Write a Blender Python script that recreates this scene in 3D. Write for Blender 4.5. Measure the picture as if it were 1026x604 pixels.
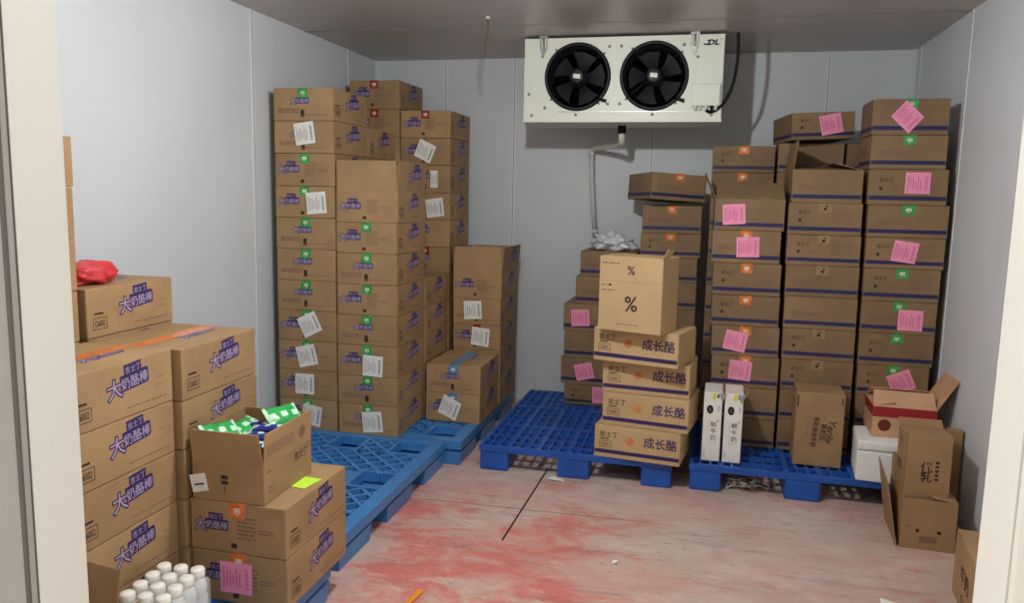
import bpy, bmesh, math, random
from mathutils import Vector, Matrix

random.seed(7)
SC = bpy.context.scene
for _o in list(bpy.data.objects):
    bpy.data.objects.remove(_o)
C = SC.collection
R = math.radians

# ------------------------------------------------------------------ camera
cam = bpy.data.cameras.new('camera')
cam.sensor_fit = 'HORIZONTAL'
cam.sensor_width = 36.0
cam.lens = 787.0 / 1026.0 * 36.0
cam.clip_start = 0.02
co = bpy.data.objects.new('camera', cam)
C.objects.link(co)
_d = Vector((195.0, -104.0, 787.0)).normalized()
_n = Vector((-115.0, 5740.0, 787.0))
_n = (_n - _d * _n.dot(_d)).normalized()
_x = _n.cross(_d)
RW = Matrix((_x, _d, -_n))                     # camera axes (right, down, forward) -> room axes
_r, _dn, _f = (RW @ Vector(v) for v in ((1, 0, 0), (0, 1, 0), (0, 0, 1)))
m4 = Matrix((_r, -_dn, -_f)).transposed().to_4x4()
m4.translation = (0, 0, 1.5)
co.matrix_world = m4
SC.camera = co

# ------------------------------------------------------------------ light and exposure
SC.view_settings.view_transform = 'Standard'
SC.view_settings.look = 'None'
SC.view_settings.gamma = 1.0
SC.view_settings.use_curve_mapping = False
SC.view_settings.exposure = 0.0
LAMP_W = 84.0
LAMP_AT = (-0.62, 2.4, 2.30)
world = bpy.data.worlds.new('daylight')
SC.world = world
world.use_nodes = True
_bg = world.node_tree.nodes['Background']
_bg.inputs[0].default_value = (1.0, 0.975, 0.93, 1)
# doorway light, shaped by direction for effect: weak from straight opposite, strong from sides
_wn, _wl = world.node_tree.nodes, world.node_tree.links
_tc = _wn.new('ShaderNodeTexCoord')
_dp = _wn.new('ShaderNodeVectorMath'); _dp.operation = 'DOT_PRODUCT'; _dp.inputs[1].default_value = (0, -1, 0)
_wl.new(_tc.outputs['Generated'], _dp.inputs[0])
_mr = _wn.new('ShaderNodeMapRange'); _mr.interpolation_type = 'SMOOTHSTEP'
_mr.inputs['From Min'].default_value = 0.62; _mr.inputs['From Max'].default_value = 0.93
_mr.inputs['To Min'].default_value = 1.9; _mr.inputs['To Max'].default_value = 0.22
_wl.new(_dp.outputs['Value'], _mr.inputs['Value'])
_dx = _wn.new('ShaderNodeVectorMath'); _dx.operation = 'DOT_PRODUCT'; _dx.inputs[1].default_value = (1, 0, 0)
_wl.new(_tc.outputs['Generated'], _dx.inputs[0])
_mx = _wn.new('ShaderNodeMapRange')
_mx.inputs['From Min'].default_value = -1; _mx.inputs['From Max'].default_value = 1
_mx.inputs['To Min'].default_value = 1.2; _mx.inputs['To Max'].default_value = 0.72
_wl.new(_dx.outputs['Value'], _mx.inputs['Value'])
_mm = _wn.new('ShaderNodeMath'); _mm.operation = 'MULTIPLY'
_wl.new(_mr.outputs[0], _mm.inputs[0]); _wl.new(_mx.outputs[0], _mm.inputs[1])
_wl.new(_mm.outputs[0], _bg.inputs[1])

# ------------------------------------------------------------------ materials
def lin(c):
    return tuple(((v / 255.0) / 12.92 if v / 255.0 <= 0.04045 else ((v / 255.0 + 0.055) / 1.055) ** 2.4) for v in c)

MATS = {}
def mat(name, rgb, rough=0.6, noise=0.0, nscale=12.0, spec=0.3, metal=0.0, bump=0.0, bscale=60.0, stretch=(1, 1, 1), emit=0.0, alpha=1.0, trans=0.0, coat=0.0, vary=0.0):
    m = bpy.data.materials.new(name)
    m.use_nodes = True
    nt = m.node_tree
    p = nt.nodes['Principled BSDF']
    c = lin(rgb)
    p.inputs['Base Color'].default_value = (*c, 1)
    p.inputs['Roughness'].default_value = rough
    p.inputs['Specular IOR Level'].default_value = spec
    p.inputs['Metallic'].default_value = metal
    p.inputs['Alpha'].default_value = alpha
    p.inputs['Transmission Weight'].default_value = trans
    p.inputs['Coat Weight'].default_value = coat
    if emit:
        p.inputs['Emission Color'].default_value = (*c, 1)
        p.inputs['Emission Strength'].default_value = emit
    if noise or bump:
        tc = nt.nodes.new('ShaderNodeTexCoord')
        mp = nt.nodes.new('ShaderNodeMapping')
        mp.inputs['Scale'].default_value = stretch
        oi = nt.nodes.new('ShaderNodeObjectInfo')
        ad = nt.nodes.new('ShaderNodeVectorMath'); ad.operation = 'ADD'
        mu = nt.nodes.new('ShaderNodeMath'); mu.operation = 'MULTIPLY'; mu.inputs[1].default_value = 37.0
        nt.links.new(oi.outputs['Random'], mu.inputs[0])
        nt.links.new(tc.outputs['Object'], ad.inputs[0])
        nt.links.new(mu.outputs[0], ad.inputs[1])
        nt.links.new(ad.outputs[0], mp.inputs[0])
    if noise:
        nz = nt.nodes.new('ShaderNodeTexNoise')
        nz.inputs['Scale'].default_value = nscale
        nz.inputs['Detail'].default_value = 5
        nt.links.new(mp.outputs[0], nz.inputs['Vector'])
        rp = nt.nodes.new('ShaderNodeValToRGB')
        rp.color_ramp.elements[0].position = 0.3
        rp.color_ramp.elements[1].position = 0.7
        rp.color_ramp.elements[0].color = (*[v * (1 - noise) for v in c], 1)
        rp.color_ramp.elements[1].color = (*[min(1, v * (1 + noise)) for v in c], 1)
        nt.links.new(nz.outputs['Fac'], rp.inputs[0])
        src = rp.outputs[0]
        if vary:
            mr = nt.nodes.new('ShaderNodeMapRange'); mr.inputs['To Min'].default_value = 1 - vary; mr.inputs['To Max'].default_value = 1 + vary
            nt.links.new(oi.outputs['Random'], mr.inputs['Value'])
            hv = nt.nodes.new('ShaderNodeHueSaturation')
            nt.links.new(mr.outputs[0], hv.inputs['Value']); nt.links.new(src, hv.inputs['Color'])
            src = hv.outputs[0]
        nt.links.new(src, p.inputs['Base Color'])
    if bump:
        nb = nt.nodes.new('ShaderNodeTexNoise')
        nb.inputs['Scale'].default_value = bscale
        nb.inputs['Detail'].default_value = 3
        nt.links.new(mp.outputs[0], nb.inputs['Vector'])
        bp = nt.nodes.new('ShaderNodeBump')
        bp.inputs['Strength'].default_value = bump
        bp.inputs['Distance'].default_value = 0.01
        nt.links.new(nb.outputs['Fac'], bp.inputs['Height'])
        nt.links.new(bp.outputs[0], p.inputs['Normal'])
    MATS[name] = m
    return m

mat('kraft', (162, 131, 94), 0.6, 0.12, 6.0, 0.3, bump=0.10, bscale=9.0, vary=0.10)
mat('kraft_dimmed', (138, 113, 83), 0.62, 0.12, 6.0, 0.25, bump=0.10, bscale=9.0, vary=0.10)  # growth-carton kraft, darkened to stand in for weaker light on far stacks
mat('kraft_inner', (160, 122, 84), 0.75, 0.08, 6.0, 0.2)
mat('kraft_pale', (192, 163, 120), 0.6, 0.06, 5.0, 0.25, bump=0.08, bscale=9.0)
mat('kraft_plain', (158, 126, 90), 0.65, 0.10, 6.0, 0.25, bump=0.15, bscale=9.0)
mat('kraft_edge', (140, 104, 70), 0.8)
mat('kraft_pink', (205, 160, 125), 0.6, 0.08, 6.0, 0.25)
mat('ink_purple', (54, 42, 92), 0.55)
mat('ink_lilac', (172, 158, 188), 0.55)
mat('ink_navy', (46, 46, 88), 0.5)
mat('ink_dark', (58, 44, 40), 0.6)
mat('ink_grey', (128, 100, 84), 0.65)
mat('ink_red', (158, 40, 48), 0.5, 0.06, 9.0)
mat('ink_maroon', (112, 44, 30), 0.6)
mat('ink_orange', (205, 128, 74), 0.6, 0.15, 14.0)
mat('tape_green', (58, 160, 76), 0.22, 0.25, 30.0, 0.6)
mat('tape_red', (150, 34, 30), 0.22, 0.25, 30.0, 0.6)
mat('tape_orange', (222, 122, 52), 0.22, 0.25, 30.0, 0.6)
mat('tape_blue', (88, 138, 186), 0.22, 0.2, 30.0, 0.6)
mat('tape_dark', (150, 122, 90), 0.3, 0.2, 30.0, 0.5)
mat('tape_mark', (236, 240, 226), 0.4)
mat('paper_white', (232, 232, 226), 0.6, 0.03, 20.0)
mat('paper_pink', (246, 156, 188), 0.6, 0.05, 20.0)
mat('paper_lime', (196, 240, 70), 0.6)
mat('print_grey', (150, 148, 146), 0.6)
mat('print_pink', (206, 100, 146), 0.6)
mat('panel_white', (214, 219, 222), 0.42, 0.03, 2.0, 0.4, bump=0.05, bscale=2.5)
mat('panel_seam', (228, 231, 232), 0.4)
mat('panel_gap', (120, 122, 122), 0.7)
mat('jamb_white', (222, 221, 212), 0.45, 0.02, 3.0, 0.4)
mat('door_grey', (160, 158, 152), 0.55, 0.08, 5.0, 0.3)
mat('jamb_gasket', (92, 92, 86), 0.7)
mat('pallet_blue', (62, 128, 190), 0.32, 0.10, 6.0, 0.45, bump=0.05, bscale=40.0)
mat('pallet_navy', (30, 84, 170), 0.38, 0.12, 6.0, 0.45, bump=0.05, bscale=40.0)
mat('unit_cream', (226, 230, 214), 0.4, 0.02, 5.0, 0.45)
mat('unit_steel', (150, 152, 148), 0.35, 0.05, 20.0, 0.5, metal=0.6)
mat('black_plastic', (18, 18, 20), 0.45)
mat('black_wire', (26, 27, 29), 0.4, metal=0.3)
mat('fan_blade', (44, 45, 50), 0.35)
mat('fan_well', (12, 13, 15), 0.7)
mat('rubber', (14, 14, 15), 0.5)
mat('pvc_white', (212, 212, 202), 0.4, 0.05, 8.0, 0.4)
mat('foam_white', (240, 240, 236), 0.75, 0.02, 60.0, 0.2, bump=0.2, bscale=160.0)
mat('board_white', (236, 234, 228), 0.4, 0.02, 8.0, 0.4)
mat('ink_black', (16, 15, 15), 0.5)
mat('ink_yellow', (224, 214, 80), 0.5)
mat('cap_white', (240, 238, 230), 0.4)
mat('bottle_white', (222, 224, 222), 0.35, 0.02, 10.0)
mat('film', (235, 238, 238), 0.18, alpha=0.28, spec=0.5)
mat('film_white', (225, 228, 232), 0.25, 0.08, 20.0, alpha=0.86, spec=0.5)
mat('bag_red', (214, 60, 66), 0.3, 0.12, 14.0, 0.5)
mat('pack_green', (48, 168, 84), 0.28, 0.2, 20.0, 0.5)
mat('pack_pale', (196, 236, 204), 0.28)
mat('pack_indigo', (44, 48, 140), 0.28, 0.15, 20.0, 0.5)
mat('wire_brown', (106, 78, 56), 0.5)
mat('lamp_glass', (255, 246, 228), 0.4, emit=6.0)
mat('scrap_white', (236, 232, 226), 0.7)
mat('scrap_orange', (236, 150, 46), 0.5)

def floor_material():
    m = bpy.data.materials.new('stained_floor')
    m.use_nodes = True
    nt = m.node_tree
    p = nt.nodes['Principled BSDF']
    p.inputs['Roughness'].default_value = 0.55
    p.inputs['Specular IOR Level'].default_value = 0.35
    tc = nt.nodes.new('ShaderNodeTexCoord')
    def noise(scale, st, detail=6.0, loc=(0, 0, 0), rough=0.6):
        mp = nt.nodes.new('ShaderNodeMapping')
        mp.inputs['Scale'].default_value = st
        mp.inputs['Location'].default_value = loc
        nt.links.new(tc.outputs['Object'], mp.inputs[0])
        n = nt.nodes.new('ShaderNodeTexNoise')
        n.inputs['Scale'].default_value = scale
        n.inputs['Detail'].default_value = detail
        n.inputs['Roughness'].default_value = rough
        n.inputs['Distortion'].default_value = 0.4
        nt.links.new(mp.outputs[0], n.inputs['Vector'])
        return n.outputs['Fac']
    def ramp(src, a, b):
        r = nt.nodes.new('ShaderNodeValToRGB')
        r.color_ramp.elements[0].position = a
        r.color_ramp.elements[1].position = b
        nt.links.new(src, r.inputs[0])
        return r.outputs[0]
    def mix(fac, a, b):
        x = nt.nodes.new('ShaderNodeMix'); x.data_type = 'RGBA'
        nt.links.new(fac, x.inputs[0])
        for v, s in ((a, 6), (b, 7)):
            if isinstance(v, tuple): x.inputs[s].default_value = (*lin(v), 1)
            else: nt.links.new(v, x.inputs[s])
        return x.outputs[2]
    def scale(src, k):
        x = nt.nodes.new('ShaderNodeMath'); x.operation = 'MULTIPLY'; x.inputs[1].default_value = k
        nt.links.new(src, x.inputs[0]); return x.outputs[0]
    def around(x, y, r0, r1, k):
        d = nt.nodes.new('ShaderNodeVectorMath'); d.operation = 'DISTANCE'; d.inputs[1].default_value = (x, y, 0)
        nt.links.new(tc.outputs['Object'], d.inputs[0])
        q = nt.nodes.new('ShaderNodeMapRange'); q.inputs['From Min'].default_value = r0; q.inputs['From Max'].default_value = r1
        q.inputs['To Min'].default_value = k; q.inputs['To Max'].default_value = 0
        nt.links.new(d.outputs['Value'], q.inputs['Value']); return q.outputs[0]
    def plus(a, c):
        x = nt.nodes.new('ShaderNodeMath'); x.operation = 'ADD'
        nt.links.new(a, x.inputs[0]); nt.links.new(c, x.inputs[1]); return x.outputs[0]
    base = mix(ramp(noise(3.0, (1, 1.3, 1), 9.0, (0, 0, 0), 0.72), 0.3, 0.72), (214, 198, 184), (182, 163, 150))
    pk = plus(noise(1.3, (1, 1.6, 1), 10.0, (3.2, 1.1, 0), 0.74), around(-1.0, 2.9, .2, 1.6, .06))
    pink = mix(scale(ramp(pk, 0.43, 0.62), 0.64), base, (202, 142, 132))
    rd = plus(noise(2.1, (1.0, 1.9, 1), 11.0, (7.4, 2.7, 0), 0.78), around(-1.0, 2.95, .15, 1.1, .13))
    red = mix(scale(ramp(rd, 0.56, 0.67), 0.80), pink, (208, 104, 98))
    dirt = mix(scale(ramp(noise(4.2, (0.6, 2.4, 1), 11.0, (1.7, 5.2, 0), 0.8), 0.52, 0.68), 0.62), red, (126, 104, 96))
    wear = mix(scale(ramp(noise(7.5, (0.6, 1.8, 1), 9.0, (4.1, 0.2, 0), 0.8), 0.56, 0.66), 0.45), dirt, (222, 206, 194))
    specks = mix(scale(ramp(noise(22.0, (0.7, 1.4, 1), 3.0, (0, 9, 0)), 0.68, 0.72), 0.55), wear, (104, 84, 78))
    nt.links.new(specks, p.inputs['Base Color'])
    b = nt.nodes.new('ShaderNodeBump'); b.inputs['Strength'].default_value = 0.15; b.inputs['Distance'].default_value = 0.01
    nt.links.new(noise(14.0, (1, 1, 1)), b.inputs['Height'])
    nt.links.new(b.outputs[0], p.inputs['Normal'])
    MATS['stained_floor'] = m
floor_material()

def ceiling_material():
    m = mat('ceiling_panel', (186, 180, 176), 0.34, 0.05, 3.0, 0.5, bump=0.06, bscale=2.0)
    nt = m.node_tree
    p = nt.nodes['Principled BSDF']
    src = p.inputs['Base Color'].links[0].from_socket
    tc = nt.nodes.new('ShaderNodeTexCoord')
    mp = nt.nodes.new('ShaderNodeMapping'); mp.inputs['Scale'].default_value = (0.5, 3.0, 1); mp.inputs['Location'].default_value = (2.2, 0.4, 0)
    nt.links.new(tc.outputs['Object'], mp.inputs[0])
    n = nt.nodes.new('ShaderNodeTexNoise'); n.inputs['Scale'].default_value = 2.6; n.inputs['Detail'].default_value = 9; n.inputs['Roughness'].default_value = 0.7
    nt.links.new(mp.outputs[0], n.inputs['Vector'])
    r = nt.nodes.new('ShaderNodeValToRGB'); r.color_ramp.elements[0].position = 0.62; r.color_ramp.elements[1].position = 0.72
    nt.links.new(n.outputs['Fac'], r.inputs[0])
    k = nt.nodes.new('ShaderNodeMath'); k.operation = 'MULTIPLY'; k.inputs[1].default_value = 0.45
    nt.links.new(r.outputs[0], k.inputs[0])
    x = nt.nodes.new('ShaderNodeMix'); x.data_type = 'RGBA'
    nt.links.new(k.outputs[0], x.inputs[0]); nt.links.new(src, x.inputs[6]); x.inputs[7].default_value = (*lin((150, 104, 96)), 1)
    nt.links.new(x.outputs[2], p.inputs['Base Color'])
ceiling_material()

# ------------------------------------------------------------------ mesh helpers
class MB:
    """Collects faces with a material each; build() links them as ONE mesh object."""
    def __init__(s):
        s.v, s.f, s.m, s.names, s.sm = [], [], [], [], []
    def mi(s, name):
        if name not in s.names: s.names.append(name)
        return s.names.index(name)
    def add(s, vs, fs, name, M=None, smooth=False):
        b = len(s.v)
        s.v += [tuple(M @ Vector(v)) if M is not None else tuple(v) for v in vs]
        k = s.mi(name)
        for f in fs:
            s.f.append([b + i for i in f]); s.m.append(k); s.sm.append(smooth)
        return s
    def box(s, x0, x1, y0, y1, z0, z1, name, M=None, bev=0.0):
        bm = bmesh.new()
        bmesh.ops.create_cube(bm, size=1.0)
        for v in bm.verts:
            v.co = Vector((x0 + (v.co.x + .5) * (x1 - x0), y0 + (v.co.y + .5) * (y1 - y0), z0 + (v.co.z + .5) * (z1 - z0)))
        if bev:
            bmesh.ops.bevel(bm, geom=bm.edges[:], offset=bev, segments=2, affect='EDGES', profile=0.6)
        return s.bm(bm, name, M)
    def bm(s, bm, name, M=None, smooth=False):
        bm.verts.index_update()
        s.add([v.co.copy() for v in bm.verts], [[v.index for v in f.verts] for f in bm.faces], name, M, smooth)
        bm.free()
        return s
    def tube(s, pts, r, name, n=10, M=None, closed=False):
        pts = [Vector(p) for p in pts]
        vs, fs = [], []
        N = len(pts)
        up = None
        for i, p in enumerate(pts):
            a = pts[(i - 1) % N] if (closed or i > 0) else p
            b = pts[(i + 1) % N] if (closed or i < N - 1) else p
            t = (b - a).normalized()
            if up is None:
                up = t.orthogonal().normalized()
            up = (up - t * up.dot(t)).normalized()
            w = t.cross(up)
            for k in range(n):
                an = 2 * math.pi * k / n
                vs.append(p + (up * math.cos(an) + w * math.sin(an)) * r)
        for i in range(N if closed else N - 1):
            for k in range(n):
                j = (i + 1) % N
                fs.append([i * n + k, i * n + (k + 1) % n, j * n + (k + 1) % n, j * n + k])
        if not closed:
            fs.append(list(range(n))[::-1]); fs.append([(N - 1) * n + k for k in range(n)])
        return s.add(vs, fs, name, M, True)
    def lathe(s, prof, name, n=20, M=None, smooth=True, end=True):
        vs, fs = [], []
        for (r, z) in prof:
            for k in range(n):
                a = 2 * math.pi * k / n
                vs.append((r * math.cos(a), r * math.sin(a), z))
        for i in range(len(prof) - 1):
            for k in range(n):
                fs.append([i * n + k, i * n + (k + 1) % n, (i + 1) * n + (k + 1) % n, (i + 1) * n + k])
        if prof[0][0] > 1e-5: fs.append(list(range(n))[::-1])
        if end and prof[-1][0] > 1e-5: fs.append([(len(prof) - 1) * n + k for k in range(n)])
        return s.add(vs, fs, name, M, smooth)
    def mesh(s, name):
        me = bpy.data.meshes.new(name)
        me.from_pydata(s.v, [], s.f)
        for n in s.names: me.materials.append(MATS[n])
        me.polygons.foreach_set('material_index', s.m)
        me.polygons.foreach_set('use_smooth', s.sm)
        me.update()
        return me
    def build(s, name, parent=None, loc=(0, 0, 0), rot=(0, 0, 0)):
        return link(name, s.mesh(name), parent, loc, rot)

def link(name, me, parent=None, loc=(0, 0, 0), rot=(0, 0, 0)):
    o = bpy.data.objects.new(name, me)
    C.objects.link(o)
    if parent is not None: o.parent = parent
    o.location = loc; o.rotation_euler = rot
    return o

LABELS = set()
def tag(o, label, cat, group=None, kind=None):
    assert label not in LABELS, label
    n = len(label.split()); assert 4 <= n <= 16, (n, label)
    LABELS.add(label)
    o['label'] = label; o['category'] = cat
    if group: o['group'] = group
    if kind: o['kind'] = kind
    return o
def thing(name, label, cat, loc=(0, 0, 0), rz=0.0, group=None, scale=(1, 1, 1), tilt=(0, 0)):
    o = bpy.data.objects.new(name, None)
    o.empty_display_size = 0.05
    C.objects.link(o)
    o.location = loc; o.rotation_euler = (tilt[0], tilt[1], rz); o.scale = scale
    return tag(o, label, cat, group)
def struct(o, label=None, cat=None):
    o['kind'] = 'structure'
    if label: tag(o, label, cat)
    return o

_TC = {}
def glyphs(text, bold=0.0):
    key = (text, bold)
    if key not in _TC:
        cu = bpy.data.curves.new('lettering', 'FONT')
        cu.body = text; cu.size = 1.0; cu.resolution_u = 2; cu.offset = bold
        ob = bpy.data.objects.new('lettering', cu)
        C.objects.link(ob)
        dg = bpy.context.evaluated_depsgraph_get()
        me = bpy.data.meshes.new_from_object(ob.evaluated_get(dg))
        _TC[key] = ([(v.co.x, v.co.y) for v in me.vertices], [list(p.vertices) for p in me.polygons])
        bpy.data.objects.remove(ob); bpy.data.curves.remove(cu); bpy.data.meshes.remove(me)
    return _TC[key]

class Face:
    """A printable face: origin at its lower left seen from outside, u to the right, v up, n outward."""
    def __init__(s, o, u, v):
        s.o, s.u, s.v = Vector(o), Vector(u), Vector(v)
        s.n = s.u.cross(s.v)
    def at(s, u, v, e=0.0):
        return s.o + s.u * u + s.v * v + s.n * e
    def text(s, mb, t, u, v, size, name, rot=0.0, e=0.0008, bold=0.0, wide=1.0, shear=0.0):
        vs, fs = glyphs(t, bold)
        c, sn = math.cos(rot), math.sin(rot)
        out = []
        for (x, y) in vs:
            x2 = (x * wide + y * shear) * size; y2 = y * size
            out.append(s.at(u + x2 * c - y2 * sn, v + x2 * sn + y2 * c, e))
        mb.add(out, fs, name)
    def poly(s, mb, pts, name, e=0.0005):
        mb.add([s.at(a, b, e) for a, b in pts], [list(range(len(pts)))], name)
    def rect(s, mb, u0, u1, v0, v1, name, e=0.0005, rot=0.0):
        cu, cv = (u0 + u1) / 2, (v0 + v1) / 2
        pts = [(u0, v0), (u1, v0), (u1, v1), (u0, v1)]
        c, sn = math.cos(rot), math.sin(rot)
        s.poly(mb, [(cu + (a - cu) * c - (b - cv) * sn, cv + (a - cu) * sn + (b - cv) * c) for a, b in pts], name, e)
    def disc(s, mb, u, v, r, name, e=0.0005, n=20, ry=None):
        s.poly(mb, [(u + r * math.cos(2 * math.pi * k / n), v + (ry or r) * math.sin(2 * math.pi * k / n)) for k in range(n)], name, e)
    def lines(s, mb, u0, u1, v0, v1, rows, name, rnd, e=0.0005, fill=0.45):
        h = (v1 - v0) / rows
        for k in range(rows):
            u = u0
            while u < u1 - 0.004:
                w = min(u1 - u, rnd.uniform(0.006, 0.03))
                s.rect(mb, u, u + w, v0 + k * h, v0 + k * h + h * fill, name, e)
                u += w + rnd.uniform(0.002, 0.006)

def faces_of(W, D, H):
    return {
        'front': Face((-W / 2, -D / 2, 0), (1, 0, 0), (0, 0, 1)),
        'right': Face((W / 2, -D / 2, 0), (0, 1, 0), (0, 0, 1)),
        'left': Face((-W / 2, D / 2, 0), (0, -1, 0), (0, 0, 1)),
        'top': Face((W / 2, -D / 2, H), (0, 1, 0), (-1, 0, 0)),
    }

# ------------------------------------------------------------------ room shell
XL, XR, YB, ZC = -2.395, 1.225, 5.52, 2.44
YF0, YF1 = 0.935, 1.03
OX0, OX1 = -0.966, 0.347

b = MB(); b.box(XL - .1, XR + .1, -2.2, YB + .1, -.12, 0, 'stained_floor')
struct(b.build('floor'), 'scuffed grey cold-room floor with pink and red stains', 'floor')
b = MB(); b.box(-.004, .004, 0, .95, 0, .0015, 'black_plastic')
struct(b.build('trim_1', None, (-.79, 3.16, 0), (0, 0, R(-1.0))), 'thin dark joint line in the stained floor', 'floor joint')
b = MB(); b.box(-.55, .55, -.002, .002, 0, .001, 'ink_grey')
struct(b.build('trim_2', None, (-.72, 3.52, 0), (0, 0, R(1.5))), 'faint joint line crossing the stained floor', 'floor joint')
b = MB(); b.box(XL - .1, XR + .1, YF0, YB + .1, ZC, ZC + .1, 'ceiling_panel')
for yy in (1.6, 2.55, 3.5, 4.45):
    b.box(XL, XR, yy, yy + .006, ZC - .003, ZC, 'panel_gap')
struct(b.build('ceiling'), 'grey sandwich-panel cold-room ceiling with faint scratches', 'ceiling')

b = MB(); b.box(XL - .1, XL, YF0, YB + .1, 0, ZC, 'panel_white')
for yy in (1.3, 3.87, 5.05):
    b.box(XL, XL + .004, yy - .012, yy + .012, 0, ZC, 'panel_seam')
    b.box(XL, XL + .0045, yy - .002, yy + .002, 0, ZC, 'panel_gap')
struct(b.build('wall_left'), 'pale grey left cold-room wall of steel panels', 'wall')
b = MB(); b.box(XR, XR + .1, YF0, YB + .1, 0, ZC, 'panel_white')
for yy in (1.55, 2.51, 3.47, 4.43, 5.39):
    b.box(XR - .004, XR, yy - .012, yy + .012, 0, ZC, 'panel_seam')
    b.box(XR - .0045, XR, yy - .002, yy + .002, 0, ZC, 'panel_gap')
struct(b.build('wall_right'), 'pale grey right cold-room wall beside the right stack', 'wall')
b = MB(); b.box(XL, XR, YB, YB + .1, 0, ZC, 'panel_white')
for xx in (-1.86, -1.35, -.38, .72):
    b.box(xx - .012, xx + .012, YB - .004, YB, 0, ZC, 'panel_seam')
    b.box(xx - .002, xx + .002, YB - .0045, YB, 0, ZC, 'panel_gap')
struct(b.build('wall_back'), 'pale grey back wall behind the stacks and cooler', 'wall')
b = MB(); b.box(XL, OX0, YF0, YF1, 0, ZC, 'jamb_white'); b.box(OX1, XR, YF0, YF1, 0, ZC, 'jamb_white'); b.box(OX0, OX1, YF0, YF1, 2.05, ZC, 'jamb_white')
struct(b.build('wall_front'), 'cream door wall with the open doorway at the near side', 'wall')
# door casing on the outside of the doorway, with its dark gasket line
b = MB()
b.box(OX0 - .30, OX0 - .001, YF0 - .016, YF0 - .001, 0, 2.2, 'door_grey', bev=.004)
b.box(OX0 - .008, OX0 - .0015, YF0 - .018, YF0 + .004, 0, 2.05, 'jamb_gasket')
struct(b.build('trim_3'), 'left door casing with a dark gasket line', 'door casing')
b = MB()
b.box(OX1 + .001, OX1 + .30, YF0 - .016, YF0 - .001, 0, 2.2, 'jamb_white', bev=.004)
struct(b.build('trim_4'), 'right white door casing at the picture edge', 'door casing')
# cove strips where the walls meet
for i, (x, y) in enumerate(((XL, YB), (XR, YB))):
    b = MB(); s = 1 if x < 0 else -1
    b.add([(x, y - .03, 0), (x + s * .03, y, 0), (x + s * .03, y, ZC), (x, y - .03, ZC)], [[0, 1, 2, 3]] if s > 0 else [[3, 2, 1, 0]], 'panel_white')
    struct(b.build('trim_%d' % (5 + i)), 'cove strip in the back %s corner' % ('left' if x < 0 else 'right'), 'cove strip')

# ceiling lamp that lights the room (just above the picture)
lp = thing('ceiling_lamp', 'round white bulkhead lamp on the ceiling by the doorway', 'lamp', (LAMP_AT[0], LAMP_AT[1], ZC))
b = MB(); b.lathe([(.09, 0), (.09, -.03), (.075, -.04)], 'unit_steel', 24); b.build('base', lp)
b = MB(); b.lathe([(.07, -.03), (.07, -.06), (.05, -.09), (.0001, -.1)], 'lamp_glass', 24); b.build('glass_dome', lp)
ld = bpy.data.lights.new('lamp_light', 'POINT')
ld.energy = LAMP_W; ld.color = (0.97, 0.99, 1.0); ld.shadow_soft_size = 0.035
lo = bpy.data.objects.new('lamp_light', ld); C.objects.link(lo); lo.location = LAMP_AT

# ------------------------------------------------------------------ carton kit
W0, D0, H0 = 0.36, 0.44, 0.17
BEV = 0.0045

def logo(F, mb, u, v, s, rot=0.10, far=False):
    """the sweet-cheese lettering: a big leading character, a block of three, three small ones above"""
    c, sn = math.cos(rot), math.sin(rot)
    def pt(x, y): return (u + (x * c - y * sn) * s, v + (x * sn + y * c) * s)
    def quad(pts, name, e): F.poly(mb, [pt(*p) for p in pts], name, e)
    quad([(1.02, .12), (3.28, .12), (3.42, .3), (3.42, 1.0), (3.28, 1.1), (1.02, 1.1)], 'ink_purple', .0005)
    quad([(1.42, 1.02), (2.8, 1.02), (2.88, 1.2), (2.88, 1.66), (1.42, 1.66)], 'ink_purple', .0005)
    F.text(mb, '大', *pt(-.06, .02), 1.22 * s, 'ink_purple', rot, .0006, .075)
    F.text(mb, '大', *pt(-.06, .02), 1.22 * s, 'ink_lilac', rot, .0009, .006)
    F.text(mb, '奶酪棒', *pt(1.08, .28), .76 * s, 'ink_lilac', rot, .0009, .008)
    F.text(mb, '吉士丁', *pt(1.5, 1.15), .44 * s, 'ink_lilac', rot, .0009, .006)

def code_box(F, mb, u, v, w, h, text, name='ink_dark'):
    t = .0024
    for r in ((u, u + w, v, v + t), (u, u + w, v + h - t, v + h), (u, u + t, v, v + h), (u + w - t, u + w, v, v + h)):
        F.rect(mb, *r, name)
    F.text(mb, text, u + .1 * w, v + .25 * h, h * .72, name, 0, .0008, .01, wide=w * .8 / (h * .72) / 2.9)
    F.rect(mb, u + .1 * w, u + .75 * w, v + h * 1.25, v + h * 1.42, name)

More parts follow.
